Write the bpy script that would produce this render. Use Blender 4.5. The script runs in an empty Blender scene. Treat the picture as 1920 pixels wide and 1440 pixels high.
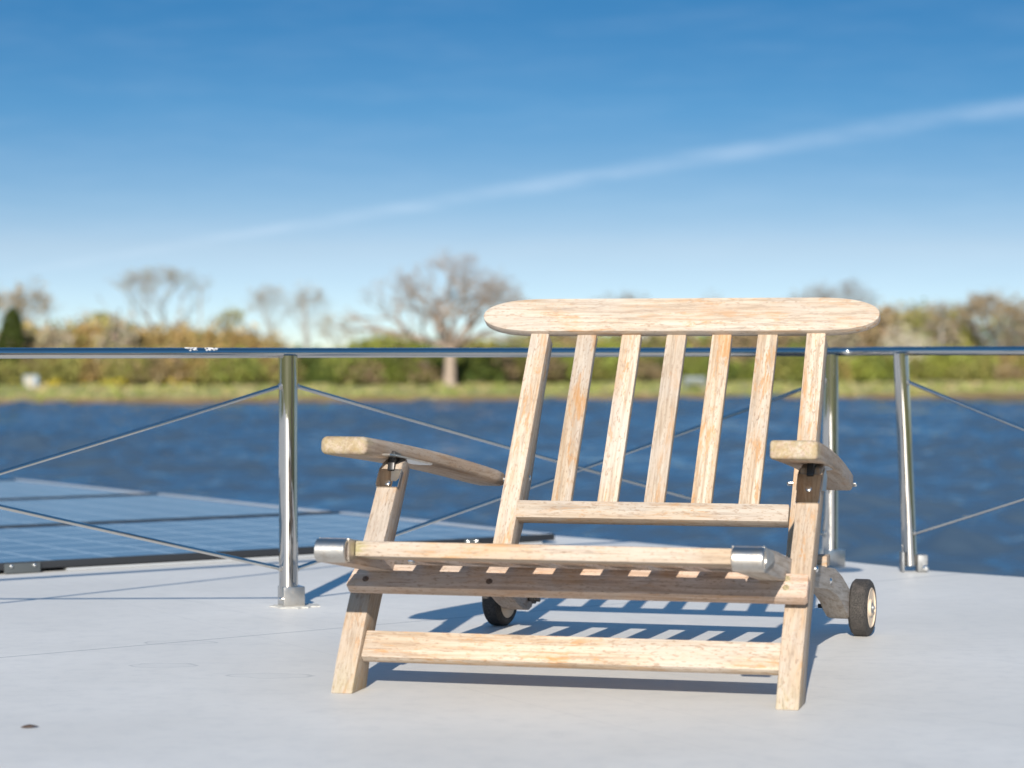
import bpy, bmesh, math, random
import numpy as np
from mathutils import Vector, Matrix
R = math.radians
sc = bpy.context.scene
C = sc.collection

# ------------------------------------------------------------------ camera
F = 4533.0                                   # focal length in photo pixels (1920 wide)
CAM_H = 0.55
cam = bpy.data.cameras.new('camera')
camo = bpy.data.objects.new('camera', cam)
C.objects.link(camo)
camo.location = (0, 0, CAM_H)
camo.rotation_euler = (R(90), 0, 0)
cam.sensor_width = 36
cam.lens = 36 * F / 1920
cam.shift_y = -62 / 1920
cam.clip_start = 0.1
cam.clip_end = 9000
cam.dof.use_dof = True
cam.dof.focus_distance = 4.4
cam.dof.aperture_fstop = 4.6
cam.dof.aperture_blades = 9
sc.camera = camo

# ------------------------------------------------------------------ light
SUN_EL, SUN_AZ = R(23), math.pi + 0.121      # sun behind the camera, a little to the left
w = bpy.data.worlds.new('World')
sc.world = w
w.use_nodes = True
nt = w.node_tree
for n in list(nt.nodes):
    nt.nodes.remove(n)
def NN(nt, t, **kw):
    n = nt.nodes.new(t)
    for k, v in kw.items():
        setattr(n, k, v)
    return n
def mth(nt, op, a, b=None, c=None):
    n = NN(nt, 'ShaderNodeMath', operation=op)
    for i, x in enumerate((a, b, c)):
        if x is None: continue
        if isinstance(x, (int, float)): n.inputs[i].default_value = x
        else: nt.links.new(x, n.inputs[i])
    return n.outputs[0]
def mixc(nt, f, a, b, mode='MIX'):
    n = NN(nt, 'ShaderNodeMix', data_type='RGBA', blend_type=mode)
    for s, x in ((n.inputs[0], f), (n.inputs[6], a), (n.inputs[7], b)):
        if isinstance(x, (int, float)): s.default_value = x
        elif isinstance(x, tuple): s.default_value = (*x[:3], 1)
        else: nt.links.new(x, s)
    return n.outputs[2]
def ramp(nt, f, lo, hi, a=0.0, b=1.0, smooth=True):
    n = NN(nt, 'ShaderNodeMapRange', interpolation_type='SMOOTHSTEP' if smooth else 'LINEAR')
    nt.links.new(f, n.inputs[0])
    for i, v in ((1, lo), (2, hi), (3, a), (4, b)): n.inputs[i].default_value = v
    return n.outputs[0]
tc = NN(nt, 'ShaderNodeTexCoord')
sep = NN(nt, 'ShaderNodeSeparateXYZ'); nt.links.new(tc.outputs['Generated'], sep.inputs[0])
up = mth(nt, 'MAXIMUM', sep.outputs[2], 0.0)
zz = mth(nt, 'ADD', mth(nt, 'MINIMUM', mth(nt, 'MULTIPLY', up, 4.0), mth(nt, 'ADD', mth(nt, 'MULTIPLY', up, 0.35), 0.53)), 0.035)
cmb = NN(nt, 'ShaderNodeCombineXYZ')
nt.links.new(sep.outputs[0], cmb.inputs[0]); nt.links.new(sep.outputs[1], cmb.inputs[1]); nt.links.new(zz, cmb.inputs[2])
nrm = NN(nt, 'ShaderNodeVectorMath', operation='NORMALIZE'); nt.links.new(cmb.outputs[0], nrm.inputs[0])
sky = NN(nt, 'ShaderNodeTexSky', sky_type='NISHITA')
sky.sun_disc = False
sky.sun_elevation = SUN_EL
sky.sun_rotation = SUN_AZ
sky.air_density = 1.0; sky.dust_density = 0.35; sky.ozone_density = 2.2
nt.links.new(nrm.outputs[0], sky.inputs[0])
hs = NN(nt, 'ShaderNodeHueSaturation'); hs.inputs['Saturation'].default_value = 1.12
gr = NN(nt, 'ShaderNodeValToRGB')                # clear-air blue deepens quickly above the horizon
el_ = gr.color_ramp.elements
el_[0].position = 0.0; el_[0].color = (0.78, 0.76, 0.82, 1)
el_[1].position = 1.0; el_[1].color = (0.72, 0.92, 0.95, 1)
for p_, c_ in ((0.020, (0.95, 0.86, 0.82)), (0.042, (1.15, 0.95, 0.81)), (0.060, (1.02, 0.97, 0.86)), (0.10, (0.76, 0.98, 0.98)), (0.145, (0.64, 0.96, 1.05)), (0.35, (0.85, 1.12, 1.22))):
    e_ = el_.new(p_); e_.color = (*c_, 1)
nt.links.new(up, gr.inputs[0])
nt.links.new(mixc(nt, 1.0, sky.outputs[0], gr.outputs[0], 'MULTIPLY'), hs.inputs['Color'])
# thin contrail veil: azimuth/elevation of the view direction, beyond the far bank (photo x = 960+F*az, y = 658-F*el)
az = mth(nt, 'DIVIDE', sep.outputs[0], mth(nt, 'MAXIMUM', sep.outputs[1], 0.05))
el = mth(nt, 'DIVIDE', sep.outputs[2], mth(nt, 'MAXIMUM', sep.outputs[1], 0.05))
nz = NN(nt, 'ShaderNodeTexNoise'); nz.inputs['Scale'].default_value = 9; nz.inputs['Detail'].default_value = 4
nt.links.new(tc.outputs['Generated'], nz.inputs['Vector'])
nz2 = NN(nt, 'ShaderNodeTexNoise'); nz2.inputs['Scale'].default_value = 60; nz2.inputs['Detail'].default_value = 5; nz2.inputs['Roughness'].default_value = 0.6
mp = NN(nt, 'ShaderNodeMapping'); mp.inputs['Scale'].default_value = (0.35, 1, 2.2); mp.inputs['Rotation'].default_value = (0, R(10), 0)
nt.links.new(tc.outputs['Generated'], mp.inputs[0]); nt.links.new(mp.outputs[0], nz2.inputs['Vector'])
line = mth(nt, 'ADD', mth(nt, 'MULTIPLY', az, 0.165), 0.0675)
line = mth(nt, 'ADD', line, mth(nt, 'MULTIPLY', mth(nt, 'MULTIPLY', az, az), -0.03))
d = mth(nt, 'ABSOLUTE', mth(nt, 'SUBTRACT', mth(nt, 'SUBTRACT', el, line), mth(nt, 'MULTIPLY', mth(nt, 'SUBTRACT', nz.outputs[0], 0.5), 0.008)))
wid = ramp(nt, az, -0.2, 0.22, 0.0022, 0.0052, False)
dn = mth(nt, 'DIVIDE', d, wid)
core = ramp(nt, dn, 0.0, 1.35, 1.0, 0.0)
fade = ramp(nt, az, -0.22, -0.05, 0.35, 1.0)
front = ramp(nt, sep.outputs[1], 0.7, 0.9)
trail = mth(nt, 'MULTIPLY', mth(nt, 'MULTIPLY', core, fade), mth(nt, 'MULTIPLY', front, ramp(nt, nz2.outputs[0], 0.32, 0.68, 0.35, 1.0)))
trail = mth(nt, 'MULTIPLY', trail, 0.165)
wisp = mth(nt, 'MULTIPLY', ramp(nt, nz2.outputs[0], 0.35, 0.8, 0, 1), mth(nt, 'MULTIPLY', front, 0.03))
skyc = mixc(nt, mth(nt, 'ADD', trail, wisp), hs.outputs[0], (7.2, 7.9, 8.8))
bg = NN(nt, 'ShaderNodeBackground'); bg.inputs['Strength'].default_value = 0.085
nt.links.new(skyc, bg.inputs['Color'])
wo = NN(nt, 'ShaderNodeOutputWorld'); nt.links.new(bg.outputs[0], wo.inputs['Surface'])

sun = bpy.data.lights.new('sun', 'SUN')
sun.energy = 4.2
sun.angle = R(0.53)
sun.color = (1.0, 0.925, 0.81)
suno = bpy.data.objects.new('sun', sun); C.objects.link(suno)
sd = Vector((math.sin(SUN_AZ) * math.cos(SUN_EL), math.cos(SUN_AZ) * math.cos(SUN_EL), math.sin(SUN_EL)))
suno.rotation_euler = sd.to_track_quat('Z', 'Y').to_euler()
suno.location = (-2, -8, 6)

sc.view_settings.view_transform = 'Standard'
sc.view_settings.look = 'None'
sc.view_settings.exposure = 0.76
sc.view_settings.gamma = 1

# ------------------------------------------------------------------ helpers
def P(px, py, Z):                            # a photo point at a known depth
    return Vector(((px - 960) * Z / F, Z, CAM_H - (py - 658) * Z / F))
def G(px, py, z=0.0):                        # a photo point on the deck plane
    Z = (CAM_H - z) * F / (py - 658)
    return Vector(((px - 960) * Z / F, Z, z))
def tag(o, label=None, cat=None, group=None, kind=None):
    if label: o['label'] = label
    if cat: o['category'] = cat
    if group: o['group'] = group
    if kind: o['kind'] = kind
    return o
def empty(name, loc, rz=0):
    o = bpy.data.objects.new(name, None); C.objects.link(o)
    o.location = loc; o.rotation_euler = (0, 0, rz); o.empty_display_size = 0.1
    return o
def link(name, me, mat, parent=None, M=None, smooth=False):
    for m in (mat if isinstance(mat, list) else [mat]): me.materials.append(m)
    o = bpy.data.objects.new(name, me); C.objects.link(o)
    if parent is not None: o.parent = parent
    if M is not None: o.matrix_basis = M
    if smooth:
        me.polygons.foreach_set('use_smooth', [True] * len(me.polygons))
    return o
def frame(o, x, y):
    x = Vector(x).normalized(); y = Vector(y); z = x.cross(y).normalized(); y = z.cross(x).normalized()
    M = Matrix.Identity(4)
    for i, a in enumerate((x, y, z)):
        for j in range(3): M[j][i] = a[j]
    for j in range(3): M[j][3] = o[j]
    return M
def smooth_angle(me, deg=35):
    me.polygons.foreach_set('use_smooth', [True] * len(me.polygons))
    try: me.set_sharp_from_angle(angle=R(deg))
    except Exception: pass
def prism_mesh(name, pts, z0, z1, bev=0.003, seg=2, skew=0.0, taper=None):
    bm = bmesh.new()
    def zz(a, z): return z + skew * a
    lo = [bm.verts.new((a, b, zz(a, z0))) for a, b in pts]
    hi = [bm.verts.new((a, b, zz(a, z1))) for a, b in pts]
    n = len(pts)
    bm.faces.new(lo[::-1]); bm.faces.new(hi)
    for i in range(n): bm.faces.new((lo[i], lo[(i + 1) % n], hi[(i + 1) % n], hi[i]))
    bmesh.ops.recalc_face_normals(bm, faces=bm.faces)
    if bev:
        es = [e for e in bm.edges if len(e.link_faces) == 2 and e.calc_face_angle(0) > R(25)]
        bmesh.ops.bevel(bm, geom=es, offset=bev, segments=seg, profile=0.6, affect='EDGES', clamp_overlap=True)
    me = bpy.data.meshes.new(name); bm.to_mesh(me); bm.free()
    smooth_angle(me)
    return me
def rect(x0, x1, y0, y1): return [(x0, y0), (x1, y0), (x1, y1), (x0, y1)]
def tube_mesh(name, pts, r, seg=20, cap=True, radii=None):
    pts = [Vector(p) for p in pts]
    bm = bmesh.new(); rings = []
    prev = None
    for i, p in enumerate(pts):
        t = (pts[min(i + 1, len(pts) - 1)] - pts[max(i - 1, 0)]).normalized()
        if prev is None:
            a = Vector((0, 0, 1)) if abs(t.z) < 0.9 else Vector((1, 0, 0))
            nx = t.cross(a).normalized()
        else: nx = (prev - t * prev.dot(t)).normalized()
        prev = nx; ny = t.cross(nx)
        rr = radii[i] if radii else r
        rings.append([bm.verts.new(p + (nx * math.cos(k * 2 * math.pi / seg) + ny * math.sin(k * 2 * math.pi / seg)) * rr) for k in range(seg)])
    for a, b in zip(rings, rings[1:]):
        for k in range(seg): bm.faces.new((a[k], a[(k + 1) % seg], b[(k + 1) % seg], b[k]))
    if cap:
        bm.faces.new(rings[0][::-1]); bm.faces.new(rings[-1])
    bmesh.ops.recalc_face_normals(bm, faces=bm.faces)
    me = bpy.data.meshes.new(name); bm.to_mesh(me); bm.free()
    smooth_angle(me, 50)
    return me
def lathe_mesh(name, prof, seg=40):          # profile (x along axis, r)
    bm = bmesh.new(); rings = []
    for x, r in prof:
        rings.append([bm.verts.new((x, r * math.cos(k * 2 * math.pi / seg), r * math.sin(k * 2 * math.pi / seg))) for k in range(seg)] if r > 1e-6 else [bm.verts.new((x, 0, 0))])
    for a, b in zip(rings, rings[1:]):
        for k in range(seg):
            k2 = (k + 1) % seg
            if len(a) == 1 and len(b) == 1: continue
            if len(a) == 1: bm.faces.new((a[0], b[k2], b[k]))
            elif len(b) == 1: bm.faces.new((a[k], a[k2], b[0]))
            else: bm.faces.new((a[k], a[k2], b[k2], b[k]))
    bmesh.ops.recalc_face_normals(bm, faces=bm.faces)
    me = bpy.data.meshes.new(name); bm.to_mesh(me); bm.free()
    smooth_angle(me, 30)
    return me

# ------------------------------------------------------------------ materials
def newmat(name):
    m = bpy.data.materials.new(name); m.use_nodes = True
    return m, m.node_tree, m.node_tree.nodes['Principled BSDF']
def plain(name, col, rough=0.5, metal=0.0, noise=0.0, nscale=40):
    m, t, b = newmat(name)
    b.inputs['Roughness'].default_value = rough; b.inputs['Metallic'].default_value = metal
    if noise:
        c = NN(t, 'ShaderNodeTexCoord'); n = NN(t, 'ShaderNodeTexNoise'); n.inputs['Scale'].default_value = nscale; n.inputs['Detail'].default_value = 6
        t.links.new(c.outputs['Object'], n.inputs['Vector'])
        k = ramp(t, n.outputs[0], 0.3, 0.7)
        t.links.new(mixc(t, k, tuple(x * (1 - noise) for x in col), tuple(min(1, x * (1 + noise)) for x in col)), b.inputs['Base Color'])
    else: b.inputs['Base Color'].default_value = (*col, 1)
    return m

def wood(name, pale=(0.505, 0.43, 0.345), mid=(0.40, 0.285, 0.185), orange=(0.42, 0.205, 0.065), grey=0.0, orange_amt=1.0, algae=None, dirt=0.3):
    m, t, b = newmat(name)
    c = NN(t, 'ShaderNodeTexCoord'); oi = NN(t, 'ShaderNodeObjectInfo')
    off = NN(t, 'ShaderNodeVectorMath', operation='SCALE'); off.inputs[0].default_value = (7.3, 3.1, 5.7); t.links.new(oi.outputs['Random'], off.inputs['Scale'])
    ad = NN(t, 'ShaderNodeVectorMath', operation='ADD'); t.links.new(c.outputs['Object'], ad.inputs[0]); t.links.new(off.outputs[0], ad.inputs[1])
    def ns(sx, sy, sz, detail=5, rough=0.6, dist=0.0):
        mp = NN(t, 'ShaderNodeMapping'); mp.inputs['Scale'].default_value = (sx, sy, sz)
        t.links.new(ad.outputs[0], mp.inputs[0])
        n = NN(t, 'ShaderNodeTexNoise'); n.inputs['Scale'].default_value = 1; n.inputs['Detail'].default_value = detail
        n.inputs['Roughness'].default_value = rough; n.inputs['Distortion'].default_value = dist
        t.links.new(mp.outputs[0], n.inputs['Vector'])
        return n.outputs[0]
    g1 = ns(9, 160, 160, 6, 0.65, 0.3)          # fine grain
    g2 = ns(1.6, 60, 60, 5, 0.6, 0.9)          # broad grain
    g3 = ns(16, 75, 75, 6, 0.75, 0.9)            # patches
    g4 = ns(90, 300, 300, 2, 0.6)               # pores
    g5 = ns(1.3, 55, 55, 2, 0.5, 1.5)           # cracks
    g6 = ns(5, 9, 9, 3, 0.6)
    g7 = ns(7, 30, 30, 4, 0.65, 0.6)
    col = mixc(t, ramp(t, g2, 0.36, 0.66), pale, mid)
    col = mixc(t, mth(t, 'MULTIPLY', ramp(t, g1, 0.46, 0.64), 0.55), col, tuple(x * 0.62 for x in mid))
    col = mixc(t, mth(t, 'MULTIPLY', ramp(t, g6, 0.45, 0.62), 0.5), col, (0.46, 0.41, 0.365))
    col = mixc(t, mth(t, 'MULTIPLY', mth(t, 'MULTIPLY', ramp(t, g3, 0.53, 0.61), ramp(t, g6, 0.42, 0.60, 1.0, 0.2)), 0.70 * orange_amt), col, orange)
    col = mixc(t, mth(t, 'MULTIPLY', ramp(t, g4, 0.56, 0.66), 0.65), col, (0.26, 0.17, 0.11))
    big = mth(t, 'MULTIPLY', ramp(t, g7, 0.56, 0.66), ramp(t, g1, 0.36, 0.6, 0.35, 1.0))
    col = mixc(t, mth(t, 'MULTIPLY', big, 0.72 * orange_amt), col, orange)
    crack = mth(t, 'SUBTRACT', 1.0, ramp(t, mth(t, 'ABSOLUTE', mth(t, 'SUBTRACT', g5, 0.47)), 0.0, 0.006))
    crack = mth(t, 'MULTIPLY', crack, ramp(t, g6, 0.44, 0.56))
    col = mixc(t, mth(t, 'MULTIPLY', crack, 0.55), col, (0.16, 0.10, 0.07))
    tint = mth(t, 'ADD', mth(t, 'MULTIPLY', oi.outputs['Random'], 0.18), 0.86)
    tc_ = NN(t, 'ShaderNodeCombineColor')
    for i_ in range(3): t.links.new(tint, tc_.inputs[i_])
    col = mixc(t, 1.0, col, tc_.outputs[0], 'MULTIPLY')
    rnd2 = mth(t, 'FRACT', mth(t, 'MULTIPLY', oi.outputs['Random'], 7.31))
    silver = mixc(t, ramp(t, g1, 0.35, 0.65), (0.47, 0.425, 0.375), (0.30, 0.255, 0.21))
    col = mixc(t, mth(t, 'MULTIPLY', mth(t, 'MULTIPLY', rnd2, 0.5 if orange_amt > 0.5 else 0.1), ramp(t, g2, 0.35, 0.6)), col, silver)
    if grey:
        col = mixc(t, grey, col, mixc(t, ramp(t, g1, 0.35, 0.65), (0.46, 0.42, 0.385), (0.27, 0.235, 0.20)))
    if algae:                                   # green growth near one end: local x between (x0 full, x1 none)
        s = NN(t, 'ShaderNodeSeparateXYZ'); t.links.new(c.outputs['Object'], s.inputs[0])
        k = ramp(t, s.outputs[0], algae[0], algae[1], 1.0, 0.0)
        k = mth(t, 'MULTIPLY', k, ramp(t, g3, 0.36, 0.58))
        col = mixc(t, mth(t, 'MULTIPLY', k, algae[2]), col, (0.24, 0.22, 0.07))
    t.links.new(col, b.inputs['Base Color'])
    b.inputs['Roughness'].default_value = 0.72
    b.inputs['Specular IOR Level'].default_value = 0.3
    bp = NN(t, 'ShaderNodeBump'); bp.inputs['Strength'].default_value = 0.5; bp.inputs['Distance'].default_value = 0.0016
    h = mth(t, 'ADD', mth(t, 'MULTIPLY', g1, 0.8), mth(t, 'SUBTRACT', mth(t, 'MULTIPLY', g2, 0.5), mth(t, 'MULTIPLY', crack, 0.9)))
    t.links.new(h, bp.inputs['Height']); t.links.new(bp.outputs[0], b.inputs['Normal'])
    return m
W_PALE = wood('weathered_teak')
W_GREY = wood('grey_teak', grey=0.55, orange_amt=0.4)
W_BROWN = wood('brown_teak', pale=(0.58, 0.44, 0.35), mid=(0.44, 0.30, 0.215), orange_amt=0.45, grey=0.0)
W_ARM = wood('armrest_teak', pale=(0.46, 0.36, 0.27), mid=(0.36, 0.245, 0.16), orange_amt=0.4, grey=0.12, algae=(0.012, 0.05, 0.33))
W_BAR = wood('front_bar_teak', pale=(0.44, 0.33, 0.23), algae=(0.004, 0.03, 0.7), orange_amt=0.9)
W_LEG = wood('leg_teak', pale=(0.44, 0.355, 0.275), algae=(0.0, 0.09, 0.28))

def steel(name, rough=0.07, col=(0.62, 0.60, 0.57), grime_reflect=0.25, bump=0.12, sc_=(30, 30, 6)):
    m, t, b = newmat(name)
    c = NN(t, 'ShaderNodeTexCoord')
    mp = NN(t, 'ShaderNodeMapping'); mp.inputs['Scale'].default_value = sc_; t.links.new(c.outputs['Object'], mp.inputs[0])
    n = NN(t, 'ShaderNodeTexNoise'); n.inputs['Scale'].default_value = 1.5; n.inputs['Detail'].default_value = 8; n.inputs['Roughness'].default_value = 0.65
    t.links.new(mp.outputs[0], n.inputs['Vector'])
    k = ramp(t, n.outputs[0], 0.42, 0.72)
    t.links.new(mixc(t, mth(t, 'MULTIPLY', k, grime_reflect), col, (0.30, 0.24, 0.18)), b.inputs['Base Color'])
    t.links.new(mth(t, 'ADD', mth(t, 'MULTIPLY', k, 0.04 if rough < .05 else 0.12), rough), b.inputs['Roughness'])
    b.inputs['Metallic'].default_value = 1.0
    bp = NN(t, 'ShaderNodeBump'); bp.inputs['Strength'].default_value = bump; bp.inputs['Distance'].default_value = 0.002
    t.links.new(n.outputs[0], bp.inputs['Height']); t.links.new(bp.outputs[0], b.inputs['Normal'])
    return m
STEEL = steel('polished_steel', rough=0.02, sc_=(16, 16, 2.5), bump=0.07, grime_reflect=0.35)  # posts: grime plus brown vertical streaks painted into the colour for mirrored dark bands
STEEL_RAIL = steel('polished_rail', sc_=(1.2, 6, 6), bump=0.04, grime_reflect=0.12, rough=0.05)
STEEL_DULL = steel('dull_steel', rough=0.3, grime_reflect=0.3, bump=0.06, sc_=(40, 40, 40))
STEEL_CAP = steel('worn_steel_sleeve', rough=0.36, col=(0.56, 0.53, 0.49), grime_reflect=0.7, bump=0.3, sc_=(30, 30, 30))
BRACKET = plain('matt_bracket_metal', (0.20, 0.205, 0.21), 0.45, 0.35, 0.25, 60)
SCREW = plain('bright_screw', (0.75, 0.74, 0.72), 0.25, 1.0)
BLACK = plain('black_hinge_metal', (0.03, 0.03, 0.032), 0.35, 0.6)
PLUG = plain('wood_plug', (0.27, 0.22, 0.13), 0.8, 0, 0.3, 200)
PLUG_D = plain('dark_plug', (0.10, 0.06, 0.04), 0.8, 0, 0.3, 200)

# ------------------------------------------------------------------ setting: deck
deck_edge = [G(-900, 880 - 30), G(1042, 1005), G(1163, 1014.5), G(1300, 1026.5), G(1582, 1052.5), G(1690, 1064), G(1750, 1070.5), G(1920, 1082.5)]
e0 = deck_edge[1] + (deck_edge[1] - deck_edge[5]).normalized() * 9.0
deck_edge[0] = e0
last = deck_edge[-1]
edge = deck_edge + [last + Vector((0.9, -0.75, 0)), last + Vector((2.2, -2.4, 0)), last + Vector((2.6, -9, 0))]
back = [Vector((3.0, -9, 0)), Vector((-14, -9, 0)), Vector((-14, 12, 0))]
poly = [(p.x, p.y) for p in edge + back]
def deck_mat():
    m, t, b = newmat('painted_deck')
    c = NN(t, 'ShaderNodeTexCoord')
    def ns(s, d=5, r=0.6, scale=(1, 1, 1), dist=0, rot=0):
        mp = NN(t, 'ShaderNodeMapping'); mp.inputs['Scale'].default_value = scale; mp.inputs['Rotation'].default_value = (0, 0, rot)
        t.links.new(c.outputs['Object'], mp.inputs[0])
        n = NN(t, 'ShaderNodeTexNoise'); n.inputs['Scale'].default_value = s; n.inputs['Detail'].default_value = d; n.inputs['Roughness'].default_value = r; n.inputs['Distortion'].default_value = dist
        t.links.new(mp.outputs[0], n.inputs['Vector']); return n.outputs[0]
    col = mixc(t, ramp(t, ns(1.3, 4), 0.3, 0.7), (0.63, 0.617, 0.590), (0.70, 0.687, 0.660))
    col = mixc(t, mth(t, 'MULTIPLY', ramp(t, ns(22, 6, 0.7), 0.42, 0.72), 0.35), col, (0.52, 0.52, 0.515))
    # hairline scuffs in two directions
    for rot, sx in ((0.35, 2.5), (-0.5, 4.0)):
        s = ns(1, 4, 0.6, (sx, 90, 1), 1.0, rot)
        k = mth(t, 'SUBTRACT', 1.0, ramp(t, mth(t, 'ABSOLUTE', mth(t, 'SUBTRACT', s, 0.5)), 0.0, 0.012))
        k = mth(t, 'MULTIPLY', k, ramp(t, ns(5, 3), 0.52, 0.7))
        col = mixc(t, mth(t, 'MULTIPLY', k, 0.42), col, (0.36, 0.37, 0.375))
    # small dark specks and a few rust dots
    v = NN(t, 'ShaderNodeTexVoronoi'); v.inputs['Scale'].default_value = 3.3; t.links.new(c.outputs['Object'], v.inputs['Vector'])
    col = mixc(t, mth(t, 'SUBTRACT', 1.0, ramp(t, v.outputs['Distance'], 0.006, 0.014)), col, (0.20, 0.19, 0.18))
    # dried puddle rims
    for (px, py, rx, ry) in ((342, 1243, 0.055, 0.032), (548, 1262, 0.072, 0.036), (375, 1201, 0.06, 0.03)):
        g = G(px, py)
        mp = NN(t, 'ShaderNodeMapping'); mp.vector_type = 'TEXTURE'; mp.inputs['Location'].default_value = (g.x, g.y, 0); mp.inputs['Scale'].default_value = (rx, ry, 1)
        wv = NN(t, 'ShaderNodeVectorMath', operation='ADD')
        nw = NN(t, 'ShaderNodeTexNoise'); nw.inputs['Scale'].default_value = 14
        t.links.new(c.outputs['Object'], nw.inputs['Vector'])
        scv = NN(t, 'ShaderNodeVectorMath', operation='SCALE'); scv.inputs['Scale'].default_value = 0.06
        t.links.new(nw.outputs['Color'], scv.inputs[0]); t.links.new(c.outputs['Object'], wv.inputs[0]); t.links.new(scv.outputs[0], wv.inputs[1])
        t.links.new(wv.outputs[0], mp.inputs[0])
        ln = NN(t, 'ShaderNodeVectorMath', operation='LENGTH'); t.links.new(mp.outputs[0], ln.inputs[0])
        dd = mth(t, 'ABSOLUTE', mth(t, 'SUBTRACT', ln.outputs['Value'], 1.0))
        col = mixc(t, mth(t, 'MULTIPLY', ramp(t, dd, 0.0, 0.10, 1, 0), 0.55), col, (0.36, 0.37, 0.37))
        col = mixc(t, mth(t, 'MULTIPLY', ramp(t, ln.outputs['Value'], 0.9, 1.05, 1, 0), 0.10), col, (0.42, 0.43, 0.43))
    # seams in the sheeting: lines through photo points on the deck
    sp = NN(t, 'ShaderNodeSeparateXYZ'); t.links.new(c.outputs['Object'], sp.inputs[0])
    for (a, bb, wd, st) in ((G(0, 1233), G(700, 1172), 0.003, 0.85), (G(0, 1072), G(140, 1107), 0.002, 0.12), (G(600, 1182), G(1250, 1330), 0.002, 0.12), (G(1100, 1240), G(1560, 1310), 0.002, 0.15)):
        dx, dy = (bb - a).normalized().xy
        dist = mth(t, 'ABSOLUTE', mth(t, 'ADD', mth(t, 'MULTIPLY', mth(t, 'SUBTRACT', sp.outputs[0], a.x), -dy), mth(t, 'MULTIPLY', mth(t, 'SUBTRACT', sp.outputs[1], a.y), dx)))
        col = mixc(t, mth(t, 'MULTIPLY', ramp(t, dist, wd * 0.4, wd * 1.6, 1, 0), st), col, (0.30, 0.31, 0.32))
    t.links.new(col, b.inputs['Base Color'])
    b.inputs['Roughness'].default_value = 0.55
    b.inputs['Specular IOR Level'].default_value = 0.35
    bp = NN(t, 'ShaderNodeBump'); bp.inputs['Strength'].default_value = 0.15; bp.inputs['Distance'].default_value = 0.002
    t.links.new(ns(60, 4), bp.inputs['Height']); t.links.new(bp.outputs[0], b.inputs['Normal'])
    return m
HULL = plain('hull_paint', (0.30, 0.32, 0.33), 0.5, 0, 0.1, 4)
bm = bmesh.new()
top = [bm.verts.new((x, y, 0)) for x, y in poly]
low = [bm.verts.new((x, y, -2.6)) for x, y in poly]
bm.faces.new(top)
n = len(poly)
for i in range(n):
    f_ = bm.faces.new((top[i], low[i], low[(i + 1) % n], top[(i + 1) % n])); f_.material_index = 1
bmesh.ops.recalc_face_normals(bm, faces=bm.faces)
me = bpy.data.meshes.new('deck'); bm.to_mesh(me); bm.free()
tag(link('deck', me, [deck_mat(), HULL]), 'pale grey painted boat deck with hairline seams and scuffs', 'deck', kind='structure')

# ------------------------------------------------------------------ water and land
WZ = -2.5
def water_mat():
    m, t, b = newmat('lake_water')
    c = NN(t, 'ShaderNodeTexCoord')
    def ns(scale, d=4, r=0.55, dist=0.2, loc=(0, 0, 0), rot=0.12):
        mp = NN(t, 'ShaderNodeMapping'); mp.inputs['Scale'].default_value = scale; mp.inputs['Location'].default_value = loc; mp.inputs['Rotation'].default_value = (0, 0, rot)
        t.links.new(c.outputs['Object'], mp.inputs[0])
        n = NN(t, 'ShaderNodeTexNoise'); n.inputs['Scale'].default_value = 1; n.inputs['Detail'].default_value = d; n.inputs['Roughness'].default_value = r; n.inputs['Distortion'].default_value = dist
        t.links.new(mp.outputs[0], n.inputs['Vector']); return n.outputs[0]
    h = mth(t, 'ADD', mth(t, 'MULTIPLY', ns((0.9, 0.75, 1), 5, 0.6), 1.0), mth(t, 'MULTIPLY', ns((3.2, 2.2, 1), 3, 0.6, 0.3, (3, 5, 0)), 0.30))
    h = ns((5, 4, 1), 4, 0.6)
    0 and mth(t, 'ADD', h, mth(t, 'MULTIPLY', ns((0.16, 0.12, 1), 2, 0.5, 0.3, (3, 5, 0)), 0.8))
    bp = NN(t, 'ShaderNodeBump'); bp.inputs['Strength'].default_value = 1.0; bp.inputs['Distance'].default_value = 0.012
    t.links.new(h, bp.inputs['Height']); t.links.new(bp.outputs[0], b.inputs['Normal'])
    b.inputs['Base Color'].default_value = (0.046, 0.076, 0.116, 1)
    b.inputs['Roughness'].default_value = 0.08
    b.inputs['IOR'].default_value = 1.333
    return m
rw = np.random.default_rng(21)
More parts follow.
